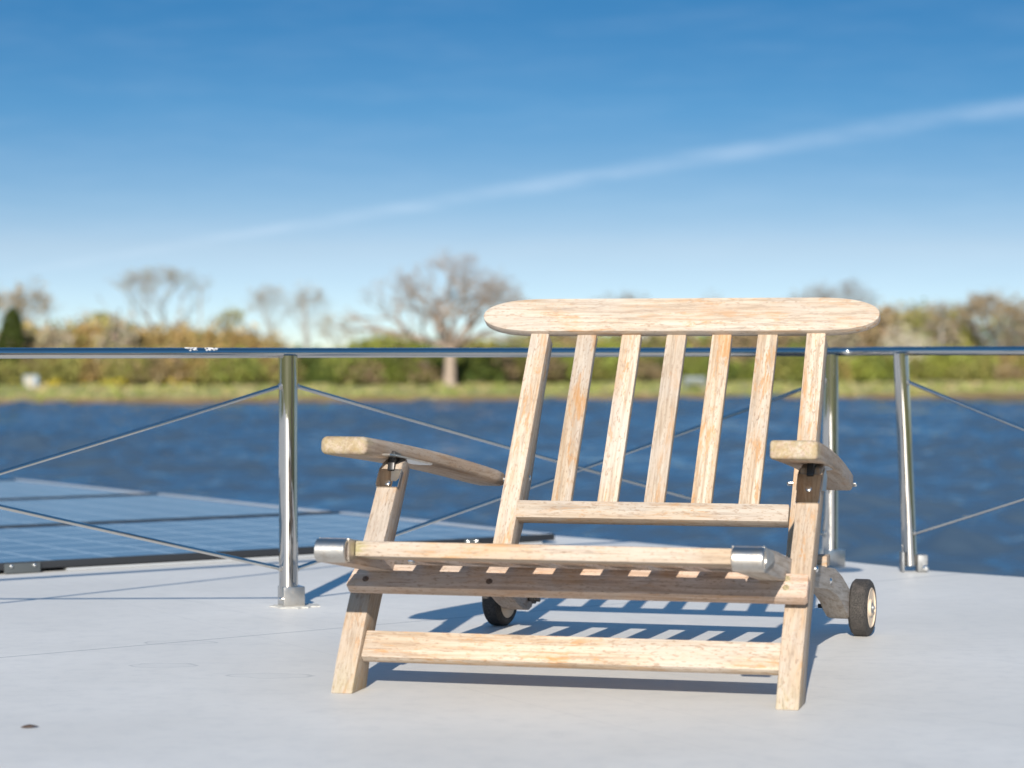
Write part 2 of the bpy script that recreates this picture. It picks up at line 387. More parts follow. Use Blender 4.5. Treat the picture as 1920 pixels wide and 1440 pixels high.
def water_mesh():
    nx_, ny_ = 760, 1000
    ys = 8.0 * (185 / 8.0) ** (np.linspace(0, 1, ny_) ** 0.92)      # finer near the boat
    us = np.linspace(-0.42, 0.42, nx_)
    Y = np.repeat(ys[:, None], nx_, 1); X = us[None, :] * (ys[:, None] + 14)
    H = np.zeros_like(X)
    wind = R(-78)
    NW_ = 150
    for k in range(NW_):
        lam = 0.55 * (4.2 / 0.55) ** rw.random(); an = wind + rw.normal(0, 0.62)
        kx, ky = math.cos(an) * 2 * math.pi / lam, math.sin(an) * 2 * math.pi / lam
        amp = 0.245 * lam / (2 * math.pi) * math.sqrt(2 / NW_)
        ph = X * kx + Y * ky + rw.uniform(0, 6.28)
        H += amp * (np.sin(ph) + 0.28 * np.sin(2 * ph + 1.4))
    gust = 1 + 0.6 * np.sin(X * 0.19 + Y * 0.05 + 1) * np.sin(Y * 0.11 + X * 0.04) + 0.25 * np.sin(X * 0.6 + Y * 0.3) * np.sin(Y * 0.4 - X * .2)
    H *= gust * np.interp(Y, [8, 100, 185], [1, 1, .6])
    ring = np.zeros_like(H, bool); ring[0] = ring[-1] = True; ring[:, 0] = ring[:, -1] = True
    H[ring] = 0
    v = np.stack([X, Y, WZ + H], -1).reshape(-1, 3)
    i = np.arange(ny_ - 1)[:, None] * nx_ + np.arange(nx_ - 1)[None, :]
    q = np.stack([i, i + 1, i + nx_ + 1, i + nx_], -1).reshape(-1, 4)
    # flat surround out to the horizon, joined to the patch corners
    c0, c1, c2, c3 = 0, nx_ - 1, ny_ * nx_ - 1, (ny_ - 1) * nx_
    n0 = len(v)
    v = np.concatenate([v, [(-4000, -4000, WZ), (4000, -4000, WZ), (4000, 4000, WZ), (-4000, 4000, WZ)]])
    q = np.concatenate([q, [(n0, n0 + 1, c1, c0), (n0 + 1, n0 + 2, c2, c1), (n0 + 2, n0 + 3, c3, c2), (n0 + 3, n0, c0, c3)]])
    me = bpy.data.meshes.new('water')
    me.vertices.add(len(v)); me.vertices.foreach_set('co', v.ravel())
    me.loops.add(q.size); me.loops.foreach_set('vertex_index', q.ravel())
    me.polygons.add(len(q)); me.polygons.foreach_set('loop_start', np.arange(0, q.size, 4)); me.polygons.foreach_set('loop_total', np.full(len(q), 4))
    me.update(calc_edges=True)
    me.polygons.foreach_set('use_smooth', [True] * len(q))
    return me
tag(link('water', water_mesh(), water_mat()), 'dark blue rippled lake water beyond the deck edge', 'water', kind='structure')

rng = np.random.default_rng(7)
SKEW = 0.30
def shore(x): return 145.5 + SKEW * x + 0.8 * np.sin(x * 0.21) + 0.5 * np.sin(x * 0.57 + 1)
def land_z(dy):                                # height behind the waterline
    return np.interp(dy, [-3, 0, 0.6, 1.5, 8, 18, 60, 400, 4000], [-3.4, -2.52, -2.25, -2.12, -1.85, -1.6, -1.2, -0.8, 0])
def grass_mat():
    m, t, b = newmat('bank_grass')
    c = NN(t, 'ShaderNodeTexCoord')
    n = NN(t, 'ShaderNodeTexNoise'); n.inputs['Scale'].default_value = 0.35; n.inputs['Detail'].default_value = 8; n.inputs['Roughness'].default_value = 0.7
    t.links.new(c.outputs['Object'], n.inputs['Vector'])
    s = NN(t, 'ShaderNodeSeparateXYZ'); t.links.new(c.outputs['Object'], s.inputs[0])
    col = mixc(t, ramp(t, n.outputs[0], 0.36, 0.62), (0.24, 0.26, 0.075), (0.38, 0.35, 0.15))
    k = mth(t, 'ADD', s.outputs[2], mth(t, 'MULTIPLY', n.outputs[0], 0.25))
    col = mixc(t, ramp(t, k, -2.12, -1.98, 1, 0), col, (0.24, 0.16, 0.08))
    col = mixc(t, ramp(t, k, -2.34, -2.22, 1, 0), col, (0.07, 0.05, 0.04))
    t.links.new(col, b.inputs['Base Color']); b.inputs['Roughness'].default_value = 0.95; b.inputs['Specular IOR Level'].default_value = 0.1
    return m
GRASS = grass_mat()
xs = np.concatenate([[-4000, -900, -300], np.linspace(-120, 120, 161), [300, 900, 4000]])
dys = [-3, 0, 0.3, 0.6, 1.0, 1.5, 3, 5, 8, 12, 18, 30, 60, 150, 400, 1200, 4000]
V, Fc = [], []
for i, x in enumerate(xs):
    for j, dy in enumerate(dys):
        xx = np.clip(x, -150, 150)
        V.append((x, shore(xx) + dy, float(land_z(dy)) + (0.06 * math.sin(x * 1.3 + dy) if 0 < dy < 60 else 0)))
nj = len(dys)
for i in range(len(xs) - 1):
    for j in range(nj - 1):
        a = i * nj + j; Fc.append((a, a + nj, a + nj + 1, a + 1))
me = bpy.data.meshes.new('far_bank'); me.from_pydata(V, [], Fc)
tag(link('far_bank', me, GRASS, smooth=True), 'sunlit grassy far bank with a muddy edge at the water', 'bank', kind='structure')
# the near shore behind the photographer, seen only mirrored in the steel
V = []; Fc = []
for i, x in enumerate(np.linspace(-400, 400, 41)):
    for j, (dy, z) in enumerate([(-14, -2.7), (-16, -1.8), (-30, -1.0), (-45, 2.6 + math.sin(x * .11)), (-60, 3.2), (-3000, 3.0)]):
        V.append((x, dy, z))
for i in range(40):
    for j in range(5):
        a = i * 6 + j; Fc.append((a, a + 1, a + 7, a + 6))
me = bpy.data.meshes.new('near_bank'); me.from_pydata(V, [], Fc)
tag(link('near_bank', me, GRASS, smooth=True), 'low grassy near shore behind the boat', 'bank', kind='structure')

def veg_mat(name, rough=0.9, trans=0.15):
    m, t, b = newmat(name)
    a = NN(t, 'ShaderNodeAttribute'); a.attribute_name = 'col'
    t.links.new(a.outputs['Color'], b.inputs['Base Color'])
    b.inputs['Roughness'].default_value = rough; b.inputs['Specular IOR Level'].default_value = 0.1
    return m
VEG = veg_mat('thicket_leaves')
def quads_mesh(name, cen, size, cols, aspect=1.6):
    n = len(cen)
    d1 = rng.normal(size=(n, 3)); d1 /= np.linalg.norm(d1, axis=1)[:, None]
    d2 = rng.normal(size=(n, 3)); d2 -= (d1 * d2).sum(1)[:, None] * d1; d2 /= np.linalg.norm(d2, axis=1)[:, None]
    a = d1 * size[:, None] * aspect * 0.5; b = d2 * size[:, None] * 0.5
    v = np.stack([cen - a, cen - b, cen + a, cen + b], 1).reshape(-1, 3)
    me = bpy.data.meshes.new(name)
    me.vertices.add(4 * n); me.vertices.foreach_set('co', v.ravel())
    me.loops.add(4 * n); me.loops.foreach_set('vertex_index', np.arange(4 * n))
    me.polygons.add(n); me.polygons.foreach_set('loop_start', np.arange(0, 4 * n, 4)); me.polygons.foreach_set('loop_total', np.full(n, 4))
    me.update(calc_edges=True)
    at = me.color_attributes.new('col', 'FLOAT_COLOR', 'CORNER')
    cc = np.ones((4 * n, 4)); cc[:, :3] = np.repeat(cols, 4, 0); at.data.foreach_set('color', cc.ravel())
    return me
OCH = np.array([0.36, 0.255, 0.10]); OLI = np.array([0.21, 0.20, 0.06]); GRN = np.array([0.155, 0.18, 0.04]); BRN = np.array([0.28, 0.21, 0.115])
MAU = np.array([0.32, 0.27, 0.185]); DGR = np.array([0.045, 0.06, 0.015]); LIM = np.array([0.26, 0.28, 0.06]); BLO = np.array([0.55, 0.50, 0.38])
def px2x(px, Z): return (px - 960) * Z / F
def bush(cx, dy, w_, h_, col, n, size=(0.10, 0.24), base=0.0, var=0.28, loose=0.33):
    cy = float(shore(cx)) + dy; bz = float(land_z(dy)) + base
    th = rng.uniform(0, 2 * np.pi, n); ph = np.arccos(rng.uniform(-0.25, 1, n)); r = 1 - np.abs(rng.normal(0, loose, n))
    lump = 1 + 0.18 * np.sin(3 * th + cx) * np.sin(4 * ph + cx * 2) + 0.1 * np.sin(7 * th + 5 * ph)
    r = r * lump
    x = cx + np.cos(th) * np.sin(ph) * r * w_ / 2; y = cy + np.sin(th) * np.sin(ph) * r * w_ / 2; z = bz + h_ * 0.25 + np.cos(ph) * r * h_ * 0.75
    z = np.maximum(z, bz)
    k = rng.normal(1, var, (n, 1)).clip(0.45, 1.7)
    jit = rng.normal(0, 0.02, (n, 3))
    return np.stack([x, y, z], 1), rng.uniform(*size, n), (col * k + jit * col.mean() * 3).clip(0.005, 0.8)
def stuff(name, parts, label, cat):
    cen = np.concatenate([p[0] for p in parts]); sz = np.concatenate([p[1] for p in parts]); co = np.concatenate([p[2] for p in parts])
    return tag(link(name, quads_mesh(name, cen, sz, co), VEG), label, cat, kind='stuff')
# outline heights of the thicket read from the photo: x, y of its top
toppx = np.array([-300, 0, 60, 150, 210, 300, 400, 520, 600, 640, 680, 760, 830, 900, 960, 1050, 1250, 1450, 1640, 1700, 1780, 1840, 1900, 2250])
toppy = np.array([610, 612, 612, 600, 596, 606, 603, 606, 618, 640, 634, 612, 625, 632, 618, 622, 612, 600, 572, 571, 575, 576, 560, 570])
parts = []
for k in range(150):                          # tall back rows
    cx = rng.uniform(-52, 52); dy = rng.uniform(26, 42)
    Z = float(shore(cx)) + dy
    px = 960 + cx * F / Z
    ty = np.interp(px, toppx, toppy) + rng.uniform(-4, 20)
    h_ = CAM_H - (ty - 658) * Z / F - float(land_z(dy))
    if px < 640: col = OCH * rng.uniform(.8, 1.1) if rng.random() < .6 else (MAU if rng.random() < .5 else OLI * 1.1)
    elif px < 1000: col = [LIM * .8, GRN, BRN, MAU, OLI][rng.integers(5)]
    elif px < 1450: col = [BRN, OLI, MAU, LIM * .8][rng.integers(4)]
    else: col = [BRN, MAU, MAU * .85, OLI * 1.1, OCH * .75][rng.integers(5)]
    parts.append(bush(cx, dy, rng.uniform(3, 6), max(1.0, h_), col, 1500, (0.10, 0.30)))
stuff('thicket', parts, 'tall tangled ochre and brown spring scrub behind the far bank', 'thicket')
parts = []
for k in range(230):                          # front hedge of bramble
    cx = rng.uniform(-50, 50); dy = rng.uniform(15.5, 24)
    Z = float(shore(cx)) + dy
    px = 960 + cx * F / Z
    h_ = rng.uniform(1.3, 2.6)
    if px < 560: col = [OLI, OLI * 1.3, BRN, GRN * 1.2, OCH * .7, BRN * .7][rng.integers(6)]
    elif px < 1500: col = [GRN, GRN * 1.3, LIM * .8, OLI, DGR * 1.6, BRN * .7][rng.integers(6)]
    else: col = [OLI, OCH * .8, LIM, GRN, BRN][rng.integers(5)]
    parts.append(bush(cx, dy, rng.uniform(2, 4.2), h_, col, 850, (0.08, 0.22)))
for (px, py, ww, hh, col, dy) in ((740, 632, 4.5, 3.4, LIM * .85, 25), (700, 640, 4, 3.0, GRN * 1.3, 25), (780, 628, 3, 3.2, GRN * 1.2, 26), (1130, 655, 4, 3.0, LIM, 25), (1010, 650, 5, 3.2, LIM * .9, 25), (960, 640, 3, 2.8, GRN, 25), (1480, 650, 3.2, 3.2, DGR * 1.8, 22), (1440, 680, 3, 2.4, GRN, 20)):
    Z = 175; cx = px2x(px, Z + SKEW * px2x(px, Z))
    parts.append(bush(cx, dy, ww, hh, col, 1600, (0.08, 0.2)))
stuff('bramble_hedge', parts, 'low green and olive bramble hedge along the grass of the far bank', 'hedge')
parts = []
for (px, n_) in ((88, 160), (70, 60), (185, 200), (205, 80), (300, 130), (322, 60), (15, 60), (140, 40)):
    Z = 160; cx = px2x(px, 148)
    c_, s_, k_ = bush(cx, 14.2, 1.6, 0.55, np.array([0.55, 0.42, 0.02]), n_ // 3, (0.06, 0.12))
    parts.append((c_, s_, k_))
stuff('yellow_flowers', parts, 'patches of yellow flowers at the foot of the hedge on the left', 'flowers')
parts = []
for k in range(900):                          # rough tufts on the bank edge
    cx = rng.uniform(-50, 50); dy = rng.uniform(0.4, 14)
    parts.append(bush(cx, dy, rng.uniform(.4, 1.4), rng.uniform(.08, .3), [np.array([.34, .34, .12]), np.array([.42, .35, .18]), np.array([.24, .27, .07])][rng.integers(3)], 22, (0.05, 0.16)))
stuff('bank_tufts', parts, 'rough straw and green grass tufts on the far bank', 'grass')
Zb = 176; cx = px2x(1665, 185)
parts = [bush(cx, 25, 3.6, 4.1, BLO, 2600, (0.06, 0.14), base=0), bush(cx + 1.8, 25.5, 2.4, 3.5, BLO * .9, 1400, (0.06, 0.14))]
cen = np.concatenate([p[0] for p in parts]); szz = np.concatenate([p[1] for p in parts]); coo = np.concatenate([p[2] for p in parts])
tag(link('blossom_bush', quads_mesh('blossom_bush', cen, szz, coo), VEG), 'cream white blossoming bush rising behind the rail on the right', 'bush')

# ------------------------------------------------------------------ bare trees
def bark(name, col):
    return plain(name, col, 0.9, 0, 0.25, 3)
BARK = bark('pale_bark', (0.30, 0.235, 0.185)); BARK2 = bark('grey_bark', (0.27, 0.235, 0.20))
def seg_mesh(name, segs, sides=4):
    n = len(segs)
    p0 = np.array([s[0] for s in segs]); p1 = np.array([s[1] for s in segs]); r0 = np.array([s[2] for s in segs]); r1 = np.array([s[3] for s in segs])
    t = p1 - p0; t /= np.linalg.norm(t, axis=1)[:, None] + 1e-9
    a = np.where(np.abs(t[:, 2:3]) < .9, np.array([[0, 0, 1.]]), np.array([[1., 0, 0]]))
    nx = np.cross(t, a); nx /= np.linalg.norm(nx, axis=1)[:, None]; ny = np.cross(t, nx)
    v = []
    for p, r in ((p0, r0), (p1, r1)):
        for k in range(sides):
            an = k * 2 * np.pi / sides
            v.append(p + (nx * math.cos(an) + ny * math.sin(an)) * r[:, None])
    v = np.stack(v, 1).reshape(-1, 3)
    idx = []
    base = np.arange(n) * 2 * sides
    for k in range(sides):
        k2 = (k + 1) % sides
        idx.append(np.stack([base + k, base + k2, base + sides + k2, base + sides + k], 1))
    idx = np.stack(idx, 1).reshape(-1)
    m = n * sides
    me = bpy.data.meshes.new(name)
    me.vertices.add(len(v)); me.vertices.foreach_set('co', v.ravel())
    me.loops.add(4 * m); me.loops.foreach_set('vertex_index', idx)
    me.polygons.add(m); me.polygons.foreach_set('loop_start', np.arange(0, 4 * m, 4)); me.polygons.foreach_set('loop_total', np.full(m, 4))
    me.update(calc_edges=True)
    return me
def grow(seed, H, W_, trunk_h, r, levels=7, spread=34, nb=(2, 3), first=5, shrink=0.76, droop=0.0, up=0.12, twig=True, lean=0.0):
    rd = random.Random(seed)
    trunk, crown = [], []
    c0 = Vector((0, 0, trunk_h * 0.9))
    def inside(p):
        return ((p.x / (W_ / 2)) ** 2 + (p.y / (W_ / 2)) ** 2) + ((p.z - trunk_h) / (H - trunk_h) if p.z > trunk_h else (trunk_h - p.z) / (trunk_h * 0.6 + .01)) ** 2 < rd.uniform(0.85, 1.12)
    def rec(p, d, L, rad, lv):
        steps = 3 if lv > 1 else 2
        q = p
        for s in range(steps):
            d = (d + Vector((rd.uniform(-1, 1), rd.uniform(-1, 1), rd.uniform(-1, 1))) * 0.17 + Vector((0, 0, up * (1 if lv > 3 else -droop)))).normalized()
            e = q + d * L / steps
            r0_ = rad * (1 - 0.3 * s / steps); r1_ = rad * (1 - 0.3 * (s + 1) / steps)
            (crown).append((tuple(q), tuple(e), r0_, r1_))
            q = e
        if lv <= 0: return
        if not inside(q): lv = min(lv, 1)
        if lv <= 0: return
        k = rd.randint(*nb)
        for i in range(k):
            an = R(spread * rd.uniform(0.5, 1.25)); az_ = rd.uniform(0, 2 * math.pi)
            a = d.orthogonal().normalized(); a.rotate(Matrix.Rotation(az_, 3, d))
            nd = (d * math.cos(an) + a * math.sin(an)).normalized()
            rec(q, nd, L * shrink * rd.uniform(.8, 1.15), max(0.008, rad * (0.7 if k == 2 else .6) * rd.uniform(.8, 1)), lv - 1)
    q = Vector((0, 0, -0.2)); d = Vector((lean, 0, 1)).normalized(); rr = r * 1.35
    for s in range(6):
        d = (d + Vector((rd.uniform(-1, 1), rd.uniform(-1, 1), 0)) * 0.04).normalized()
        e = q + d * (trunk_h + .2) / 6; r2 = r * (1.0 - 0.06 * s) if s else r * 1.05
        trunk.append((tuple(q), tuple(e), rr, r2)); q = e; rr = r2
    L0 = (H - trunk_h) * 0.36
    for i in range(first):
        az_ = 2 * math.pi * (i + rd.uniform(-.3, .3)) / max(1, first - 1)
        tilt = R(rd.uniform(35, 62)) if i < first - 1 else R(8)
        tilt *= min(1.3, W_ / (H - trunk_h) * 0.66)
        rec(q - Vector((0, 0, rd.uniform(0, trunk_h * .12))), Vector((math.sin(tilt) * math.cos(az_), math.sin(tilt) * math.sin(az_), math.cos(tilt))), L0 * rd.uniform(.85, 1.15), r * rd.uniform(.42, .6), levels - 1)
    return trunk, crown
def tree(name, px, base_py, top_py, wpx, label, seed, mat=BARK, dy=None, Z=165, r=0.2, trunk=0.35, levels=7, group=None, buds=None, **kw):
    x = px2x(px, Z)
    b = CAM_H - (base_py - 658) * Z / F; H = (base_py - top_py) * Z / F; W_ = wpx * Z / F
    t = empty(name, (x, Z, b), 0)
    tag(t, label, 'tree', group)
    tr, cr = grow(seed, H, W_, H * trunk, r, levels, **kw)
    jt = tr[-1][1]                                # fit the crown to its measured width and height about the fork
    ends = np.array([s_[1] for s_ in cr]); xs_ = ends[:, 0] - jt[0]
    half = (np.percentile(xs_, 99) - np.percentile(xs_, 1)) / 2
    kx_ = W_ / 2 / half; kz_ = (H - jt[2]) / (np.percentile(ends[:, 2], 99.7) - jt[2])
    cx_ = (np.percentile(xs_, 99) + np.percentile(xs_, 1)) / 2
    def fit(p):
        dz = p[2] - jt[2]; k_ = min(1, max(0, dz) / (H * .3))
        return (jt[0] + (p[0] - jt[0] - cx_ * k_) * kx_, jt[1] + (p[1] - jt[1]) * kx_, jt[2] + dz * kz_)
    cr = [(fit(a_), fit(b_), c_, d_) for a_, b_, c_, d_ in cr]
    o = link('trunk', seg_mesh('trunk', tr, 8), mat, t)
    o = link('crown', seg_mesh('crown', cr, 3), mat, t)
    if buds:
        n_, col, sz_ = buds
        tips = np.array([s[1] for s in cr if s[2] < 0.05])
        pick = tips[rng.integers(0, len(tips), n_)] + rng.normal(0, 0.12, (n_, 3))
        link('spring_leaves', quads_mesh('spring_leaves', pick, rng.uniform(sz_ * .6, sz_ * 1.3, n_), (col * rng.normal(1, .2, (n_, 1))).clip(.01, .8)), VEG, t)
    return t
tree('oak_tree', 843, 724, 472, 300, 'large bare spreading tree with thick pale trunk standing on the grass left of the chair', 11, BARK, Z=156.5, r=0.42, trunk=0.30, levels=8, spread=32, first=9, shrink=0.76, nb=(2, 3), up=0.03, buds=(540, MAU, 0.07))
tree('bare_tree', 300, 700, 498, 170, 'bare round crowned tree rising above the scrub between the ivy tree and the pale mast', 5, BARK2, Z=185, r=0.17, trunk=0.3, levels=8, first=7, buds=(540, OLI * 1.4, 0.08), spread=30)
tree('bare_tree', 512, 700, 530, 90, 'slender bare tree just left of the first railing post', 8, BARK2, Z=215, r=0.12, trunk=0.3, levels=7, first=6, buds=(420, MAU * 1.2, 0.09))
tree('bare_tree', 580, 700, 526, 80, 'hazy bare tree directly above the railing post', 9, BARK2, Z=225, r=0.12, trunk=0.3, levels=7, first=6, buds=(420, MAU * 1.2, 0.09))
tree('bare_tree', 430, 700, 572, 60, 'small leafing tree left of the slender bare trees', 12, BARK2, Z=190, r=0.09, trunk=0.4, levels=6, first=5, buds=(540, OLI * 1.6, 0.11))
tree('leafing_tree', 192, 700, 584, 70, 'small pointed greenish tree in the scrub between the ivy tree and the round bare tree', 14, BARK2, Z=185, r=0.1, trunk=0.4, levels=6, first=5, buds=(1080, OLI * 1.4, 0.11))
tree('leafing_tree', 45, 710, 522, 95, 'leafing tree at the left edge beside the dark ivy column', 15, BARK2, Z=172, r=0.13, trunk=0.3, levels=7, first=7, buds=(900, np.array([.36, .28, .16]), 0.12))
tree('leafing_tree', -25, 710, 528, 110, 'leafing tree cut by the left edge of the picture', 16, BARK2, Z=174, r=0.13, trunk=0.3, levels=7, first=7, buds=(900, np.array([.36, .28, .16]), 0.12))
tree('bare_tree', 1160, 700, 545, 130, 'dark twiggy tree peeping over the left half of the chair top rail', 21, BARK2, Z=200, r=0.15, trunk=0.3, levels=7, first=7, buds=(1080, BRN * .6, 0.1))
tree('bare_tree', 1335, 700, 540, 40, 'thin bare tree peeping over the middle of the chair top rail', 22, BARK2, Z=230, r=0.09, trunk=0.4, levels=6, first=4)
tree('bare_tree', 1510, 700, 528, 130, 'dark bare tree above the right end of the chair top rail', 23, BARK2, Z=190, r=0.17, trunk=0.3, levels=7, first=7, buds=(420, BRN * .6, 0.09))
tree('bare_tree', 1592, 700, 522, 110, 'bare tree above the right tip of the chair top rail', 24, BARK2, Z=195, r=0.15, trunk=0.3, levels=7, first=7, buds=(420, BRN * .6, 0.09))
tree('bare_tree', 1880, 710, 545, 190, 'broad brown twiggy tree at the right edge', 25, BARK2, Z=185, r=0.2, trunk=0.3, levels=7, first=7, buds=(3000, BRN, 0.13))
tree('bare_tree', 640, 705, 585, 90, 'small leafing tree between the railing post and the large tree', 31, BARK2, Z=210, r=0.09, trunk=0.35, levels=6, first=5, buds=(780, MAU * 1.2, 0.1))
tree('bare_tree', 1740, 700, 566, 150, 'bushy grey brown tree behind the blossoming bush', 33, BARK2, Z=195, r=0.15, trunk=0.2, levels=7, first=7, buds=(2700, MAU * .9, 0.12))
# ivy covered stem: an upright evergreen column
t = empty('ivy_column', (px2x(20, 160), 160, -1.7)); tag(t, 'dark green ivy clad stem at the left edge of the far bank', 'tree')
n_ = 4200
zz_ = rng.uniform(0.8, 5.1, n_); th = rng.uniform(0, 6.28, n_); rr = np.interp(zz_, [0.8, 2, 3.2, 4.6, 5.1], [1.2, 1.1, .8, .5, .1]) * rng.uniform(.6, 1.1, n_)
cen = np.stack([np.cos(th) * rr + (zz_ - 2) * .05, np.sin(th) * rr, zz_], 1)
link('foliage', quads_mesh('foliage', cen, rng.uniform(.1, .2, n_), (DGR * rng.normal(1, .3, (n_, 1))).clip(.005, .2)), VEG, t)
link('trunk', tube_mesh('trunk', [(0, 0, -.3), (0.02, 0, 2), (.1, 0, 4.6)], .15, 8, radii=[.2, .15, .04]), BARK2, t)

# ------------------------------------------------------------------ small things on the far bank
PALEPOST = plain('pale_post_paint', (0.30, 0.29, 0.27), 0.7, 0, 0.15, 5)
def bank_pole(px, y0, y1, Z, r, label, name='pole', cat='pole'):
    b = P(px, y0, Z)
    H = (y0 - y1) * Z / F
    o = link(name, lathe_mesh(name, [(0, 0), (0, r), (H * .98, r * .75), (H, r * .5), (H, 0)], 12), PALEPOST)
    o.matrix_world = Matrix.Translation(b) @ Matrix.Rotation(R(-90), 4, 'Y')
    tag(o, label, cat)
bank_pole(376, 700, 536, 230, 0.10, 'thin pale mast right of the round bare tree', 'mast', 'mast')
bank_pole(572, 715, 560, 200, 0.10, 'thin pale mast above the railing post', 'mast', 'mast')
bank_pole(693, 722, 688, 160, 0.15, 'short pale stub post left of the large tree', 'bollard', 'post')
bank_pole(797, 716, 676, 162, 0.12, 'short grey post just left of the large trunk', 'bollard', 'post')
bank_pole(1765, 690, 610, 176, 0.07, 'thin pale stake in the scrub at the right', 'stake', 'post')
Z = 150
t = empty('information_board', P(58, 741, Z)); tag(t, 'pale blue and cream information board on two legs at the far left bank', 'sign')
BOARD = plain('board_frame_paint', (0.12, 0.18, 0.22), 0.5, 0, 0.1, 2)
PANEL = plain('board_panel_print', (0.34, 0.31, 0.25), 0.5, 0, 0.25, 3)
link('board', prism_mesh('board', rect(-.47, .47, .35, 1.25), -.04, .04, .01), BOARD, t, frame((0, 0, 0), (1, 0, 0), (0, 0, 1)))
link('panel', prism_mesh('panel', rect(-.36, .18, .45, 1.15), .043, .05, 0), PANEL, t, frame((0, 0, 0), (1, 0, 0), (0, 0, 1)))
link('panel', prism_mesh('panel', rect(.21, .42, .45, 1.15), .043, .05, 0), plain('board_blue_print', (0.20, 0.27, 0.36), .5, 0, .1, 3), t, frame((0, 0, 0), (1, 0, 0), (0, 0, 1)))
for sx in (-.4, .4):
    link('leg', prism_mesh('leg', rect(sx - .05, sx + .05, -.2, .35), -.05, .05, .005), BOARD, t, frame((0, 0, 0), (1, 0, 0), (0, 0, 1)))
Z = 158
t = empty('bench', P(1303, 731, Z)); tag(t, 'pale blue grey bench on the grass seen between the chair slats', 'bench')
BENCH = plain('bench_paint', (0.18, 0.21, 0.23), 0.6, 0, 0.1, 5)
link('seat', prism_mesh('seat', rect(-.7, .7, .42, .50), -.22, .22, .01), BENCH, t, frame((0, 0, 0), (1, 0, 0), (0, 0, 1)))
link('backrest', prism_mesh('backrest', rect(-.7, .7, .6, .85), -.24, -.19, .01), BENCH, t, frame((0, 0, 0), (1, 0, 0), (0, 0, 1)))
for sx in (-.6, .6):
    link('leg', prism_mesh('leg', rect(sx - .05, sx + .05, -.1, .6), -.235, .18, .005), BENCH, t, frame((0, 0, 0), (1, 0, 0), (0, 0, 1)))

# ------------------------------------------------------------------ railing
rail = empty('railing', (0, 0, 0))
P1 = Vector((-0.481, 5.205, 0)); P2 = Vector((0.812, 6.17, 0)); P0 = P1 - (P2 - P1)
P3 = Vector((0.992, 6.02, 0)); P3t = Vector((0.968, 6.02, 0)); P4 = Vector((1.89, 5.30, 0)); Pm = P0 - (P2 - P1)
rail.location = P1
tag(rail, 'low polished stainless steel railing with crossed rods round the deck edge', 'railing')
def RL(v): return Vector(v) - P1
path = [Pm + Vector((0, 0, .543)), P0 + Vector((0, 0, .545)), P1 + Vector((0, 0, .546)), P2 + Vector((-.02, -.015, .5475))]
corner = [Vector((.845, 6.175, .548)), Vector((.875, 6.165, .5485)), Vector((.92, 6.105, .5495)), Vector((.968, 6.035, .550)), Vector((1.02, 5.985, .550))]
path += corner + [P4 + Vector((0, 0, .551)), P4 + Vector((.9, -.75, .551))]
def catmull(pts, idx0, idx1, n=6):
    out = []
    for i in range(len(pts) - 1):
        if idx0 <= i < idx1:
            p0, p1, p2, p3 = pts[max(i - 1, 0)], pts[i], pts[i + 1], pts[min(i + 2, len(pts) - 1)]
            if i == idx0: p0 = p1 - (p2 - p1)
            for k in range(n):
                s = k / n
                out.append(0.5 * ((2 * p1) + (p2 - p0) * s + (2 * p0 - 5 * p1 + 4 * p2 - p3) * s * s + (3 * p1 - p0 - 3 * p2 + p3) * s ** 3))
        else: out.append(pts[i])
    out.append(pts[-1]); return out
hp = catmull(path, 3, 7)
link('handrail', tube_mesh('handrail', [RL(p) for p in hp], .0108, 32), STEEL_RAIL, rail)
# broken tape residue and weld marks on the handrail
WHITE = plain('dried_residue', (0.75, 0.76, 0.78), 0.8)
def rail_at(px, z=.557):
    a, b = P0, P1
    if px > 541: b, a = P2, P1
    k = (px - 960) / F; d = b - a
    s = (a.x - k * a.y) / (k * d.y - d.x)
    return a + d * s
q = rail_at(374)
dirr = (P2 - P1).normalized()
rdm = random.Random(3)
for nm, c0, c1 in (('residue', 346, 368), ('residue', 383, 404)):
    bm = bmesh.new()
    for k in range(26):
        px = rdm.uniform(c0, c1); p = RL(rail_at(px)); an = rdm.uniform(R(25), R(95)) 
        out = Vector((dirr.y, -dirr.x, 0)) * math.cos(an) + Vector((0, 0, 1)) * math.sin(an)
        c_ = Vector((p.x, p.y, .546)) + out * .0109
        bmesh.ops.create_icosphere(bm, subdivisions=1, radius=rdm.uniform(.0006, .0017), matrix=Matrix.Translation(c_) @ Matrix.Diagonal((2.2, 1.5, .5, 1)))
    me = bpy.data.meshes.new(nm); bm.to_mesh(me); bm.free()
    link(nm, me, WHITE, rail)
def post(base, topx, zt, rr=.0205):
    b = RL(base); t_ = RL(Vector((topx.x, topx.y, zt - .006)))
    lo = b + (t_ - b) * .03
    n_ = 8
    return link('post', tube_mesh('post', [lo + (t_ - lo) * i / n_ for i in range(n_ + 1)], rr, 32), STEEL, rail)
def socket(pst, base, w_=.047, h_=.044, rot=22, off=(0, 0)):
    o = prism_mesh('socket', rect(-w_ / 2, w_ / 2, -w_ / 2, w_ / 2), 0, h_, .0012)
    b = RL(base) + Vector((off[0], off[1], 0))
    s = link('socket', o, STEEL_DULL, pst, Matrix.Translation(b) @ Matrix.Rotation(R(rot), 4, 'Z'))
    # flange smear of sealant
    return s
def weld(pst, p):
    me = lathe_mesh('weld', [(-.006, 0), (-.005, .005), (0, .0075), (.005, .005), (.006, 0)], 16)
    link('weld', me, STEEL_DULL, pst, Matrix.Translation(RL(p)))
def rod(a, b, r_=.0046):
    a = RL(a); b = RL(b); n_ = 6
    sag = .004
    link('rod', tube_mesh('rod', [a + (b - a) * i / n_ - Vector((0, 0, sag * math.sin(math.pi * i / n_))) for i in range(n_ + 1)], r_, 16), STEEL_RAIL, rail)
posts = {}
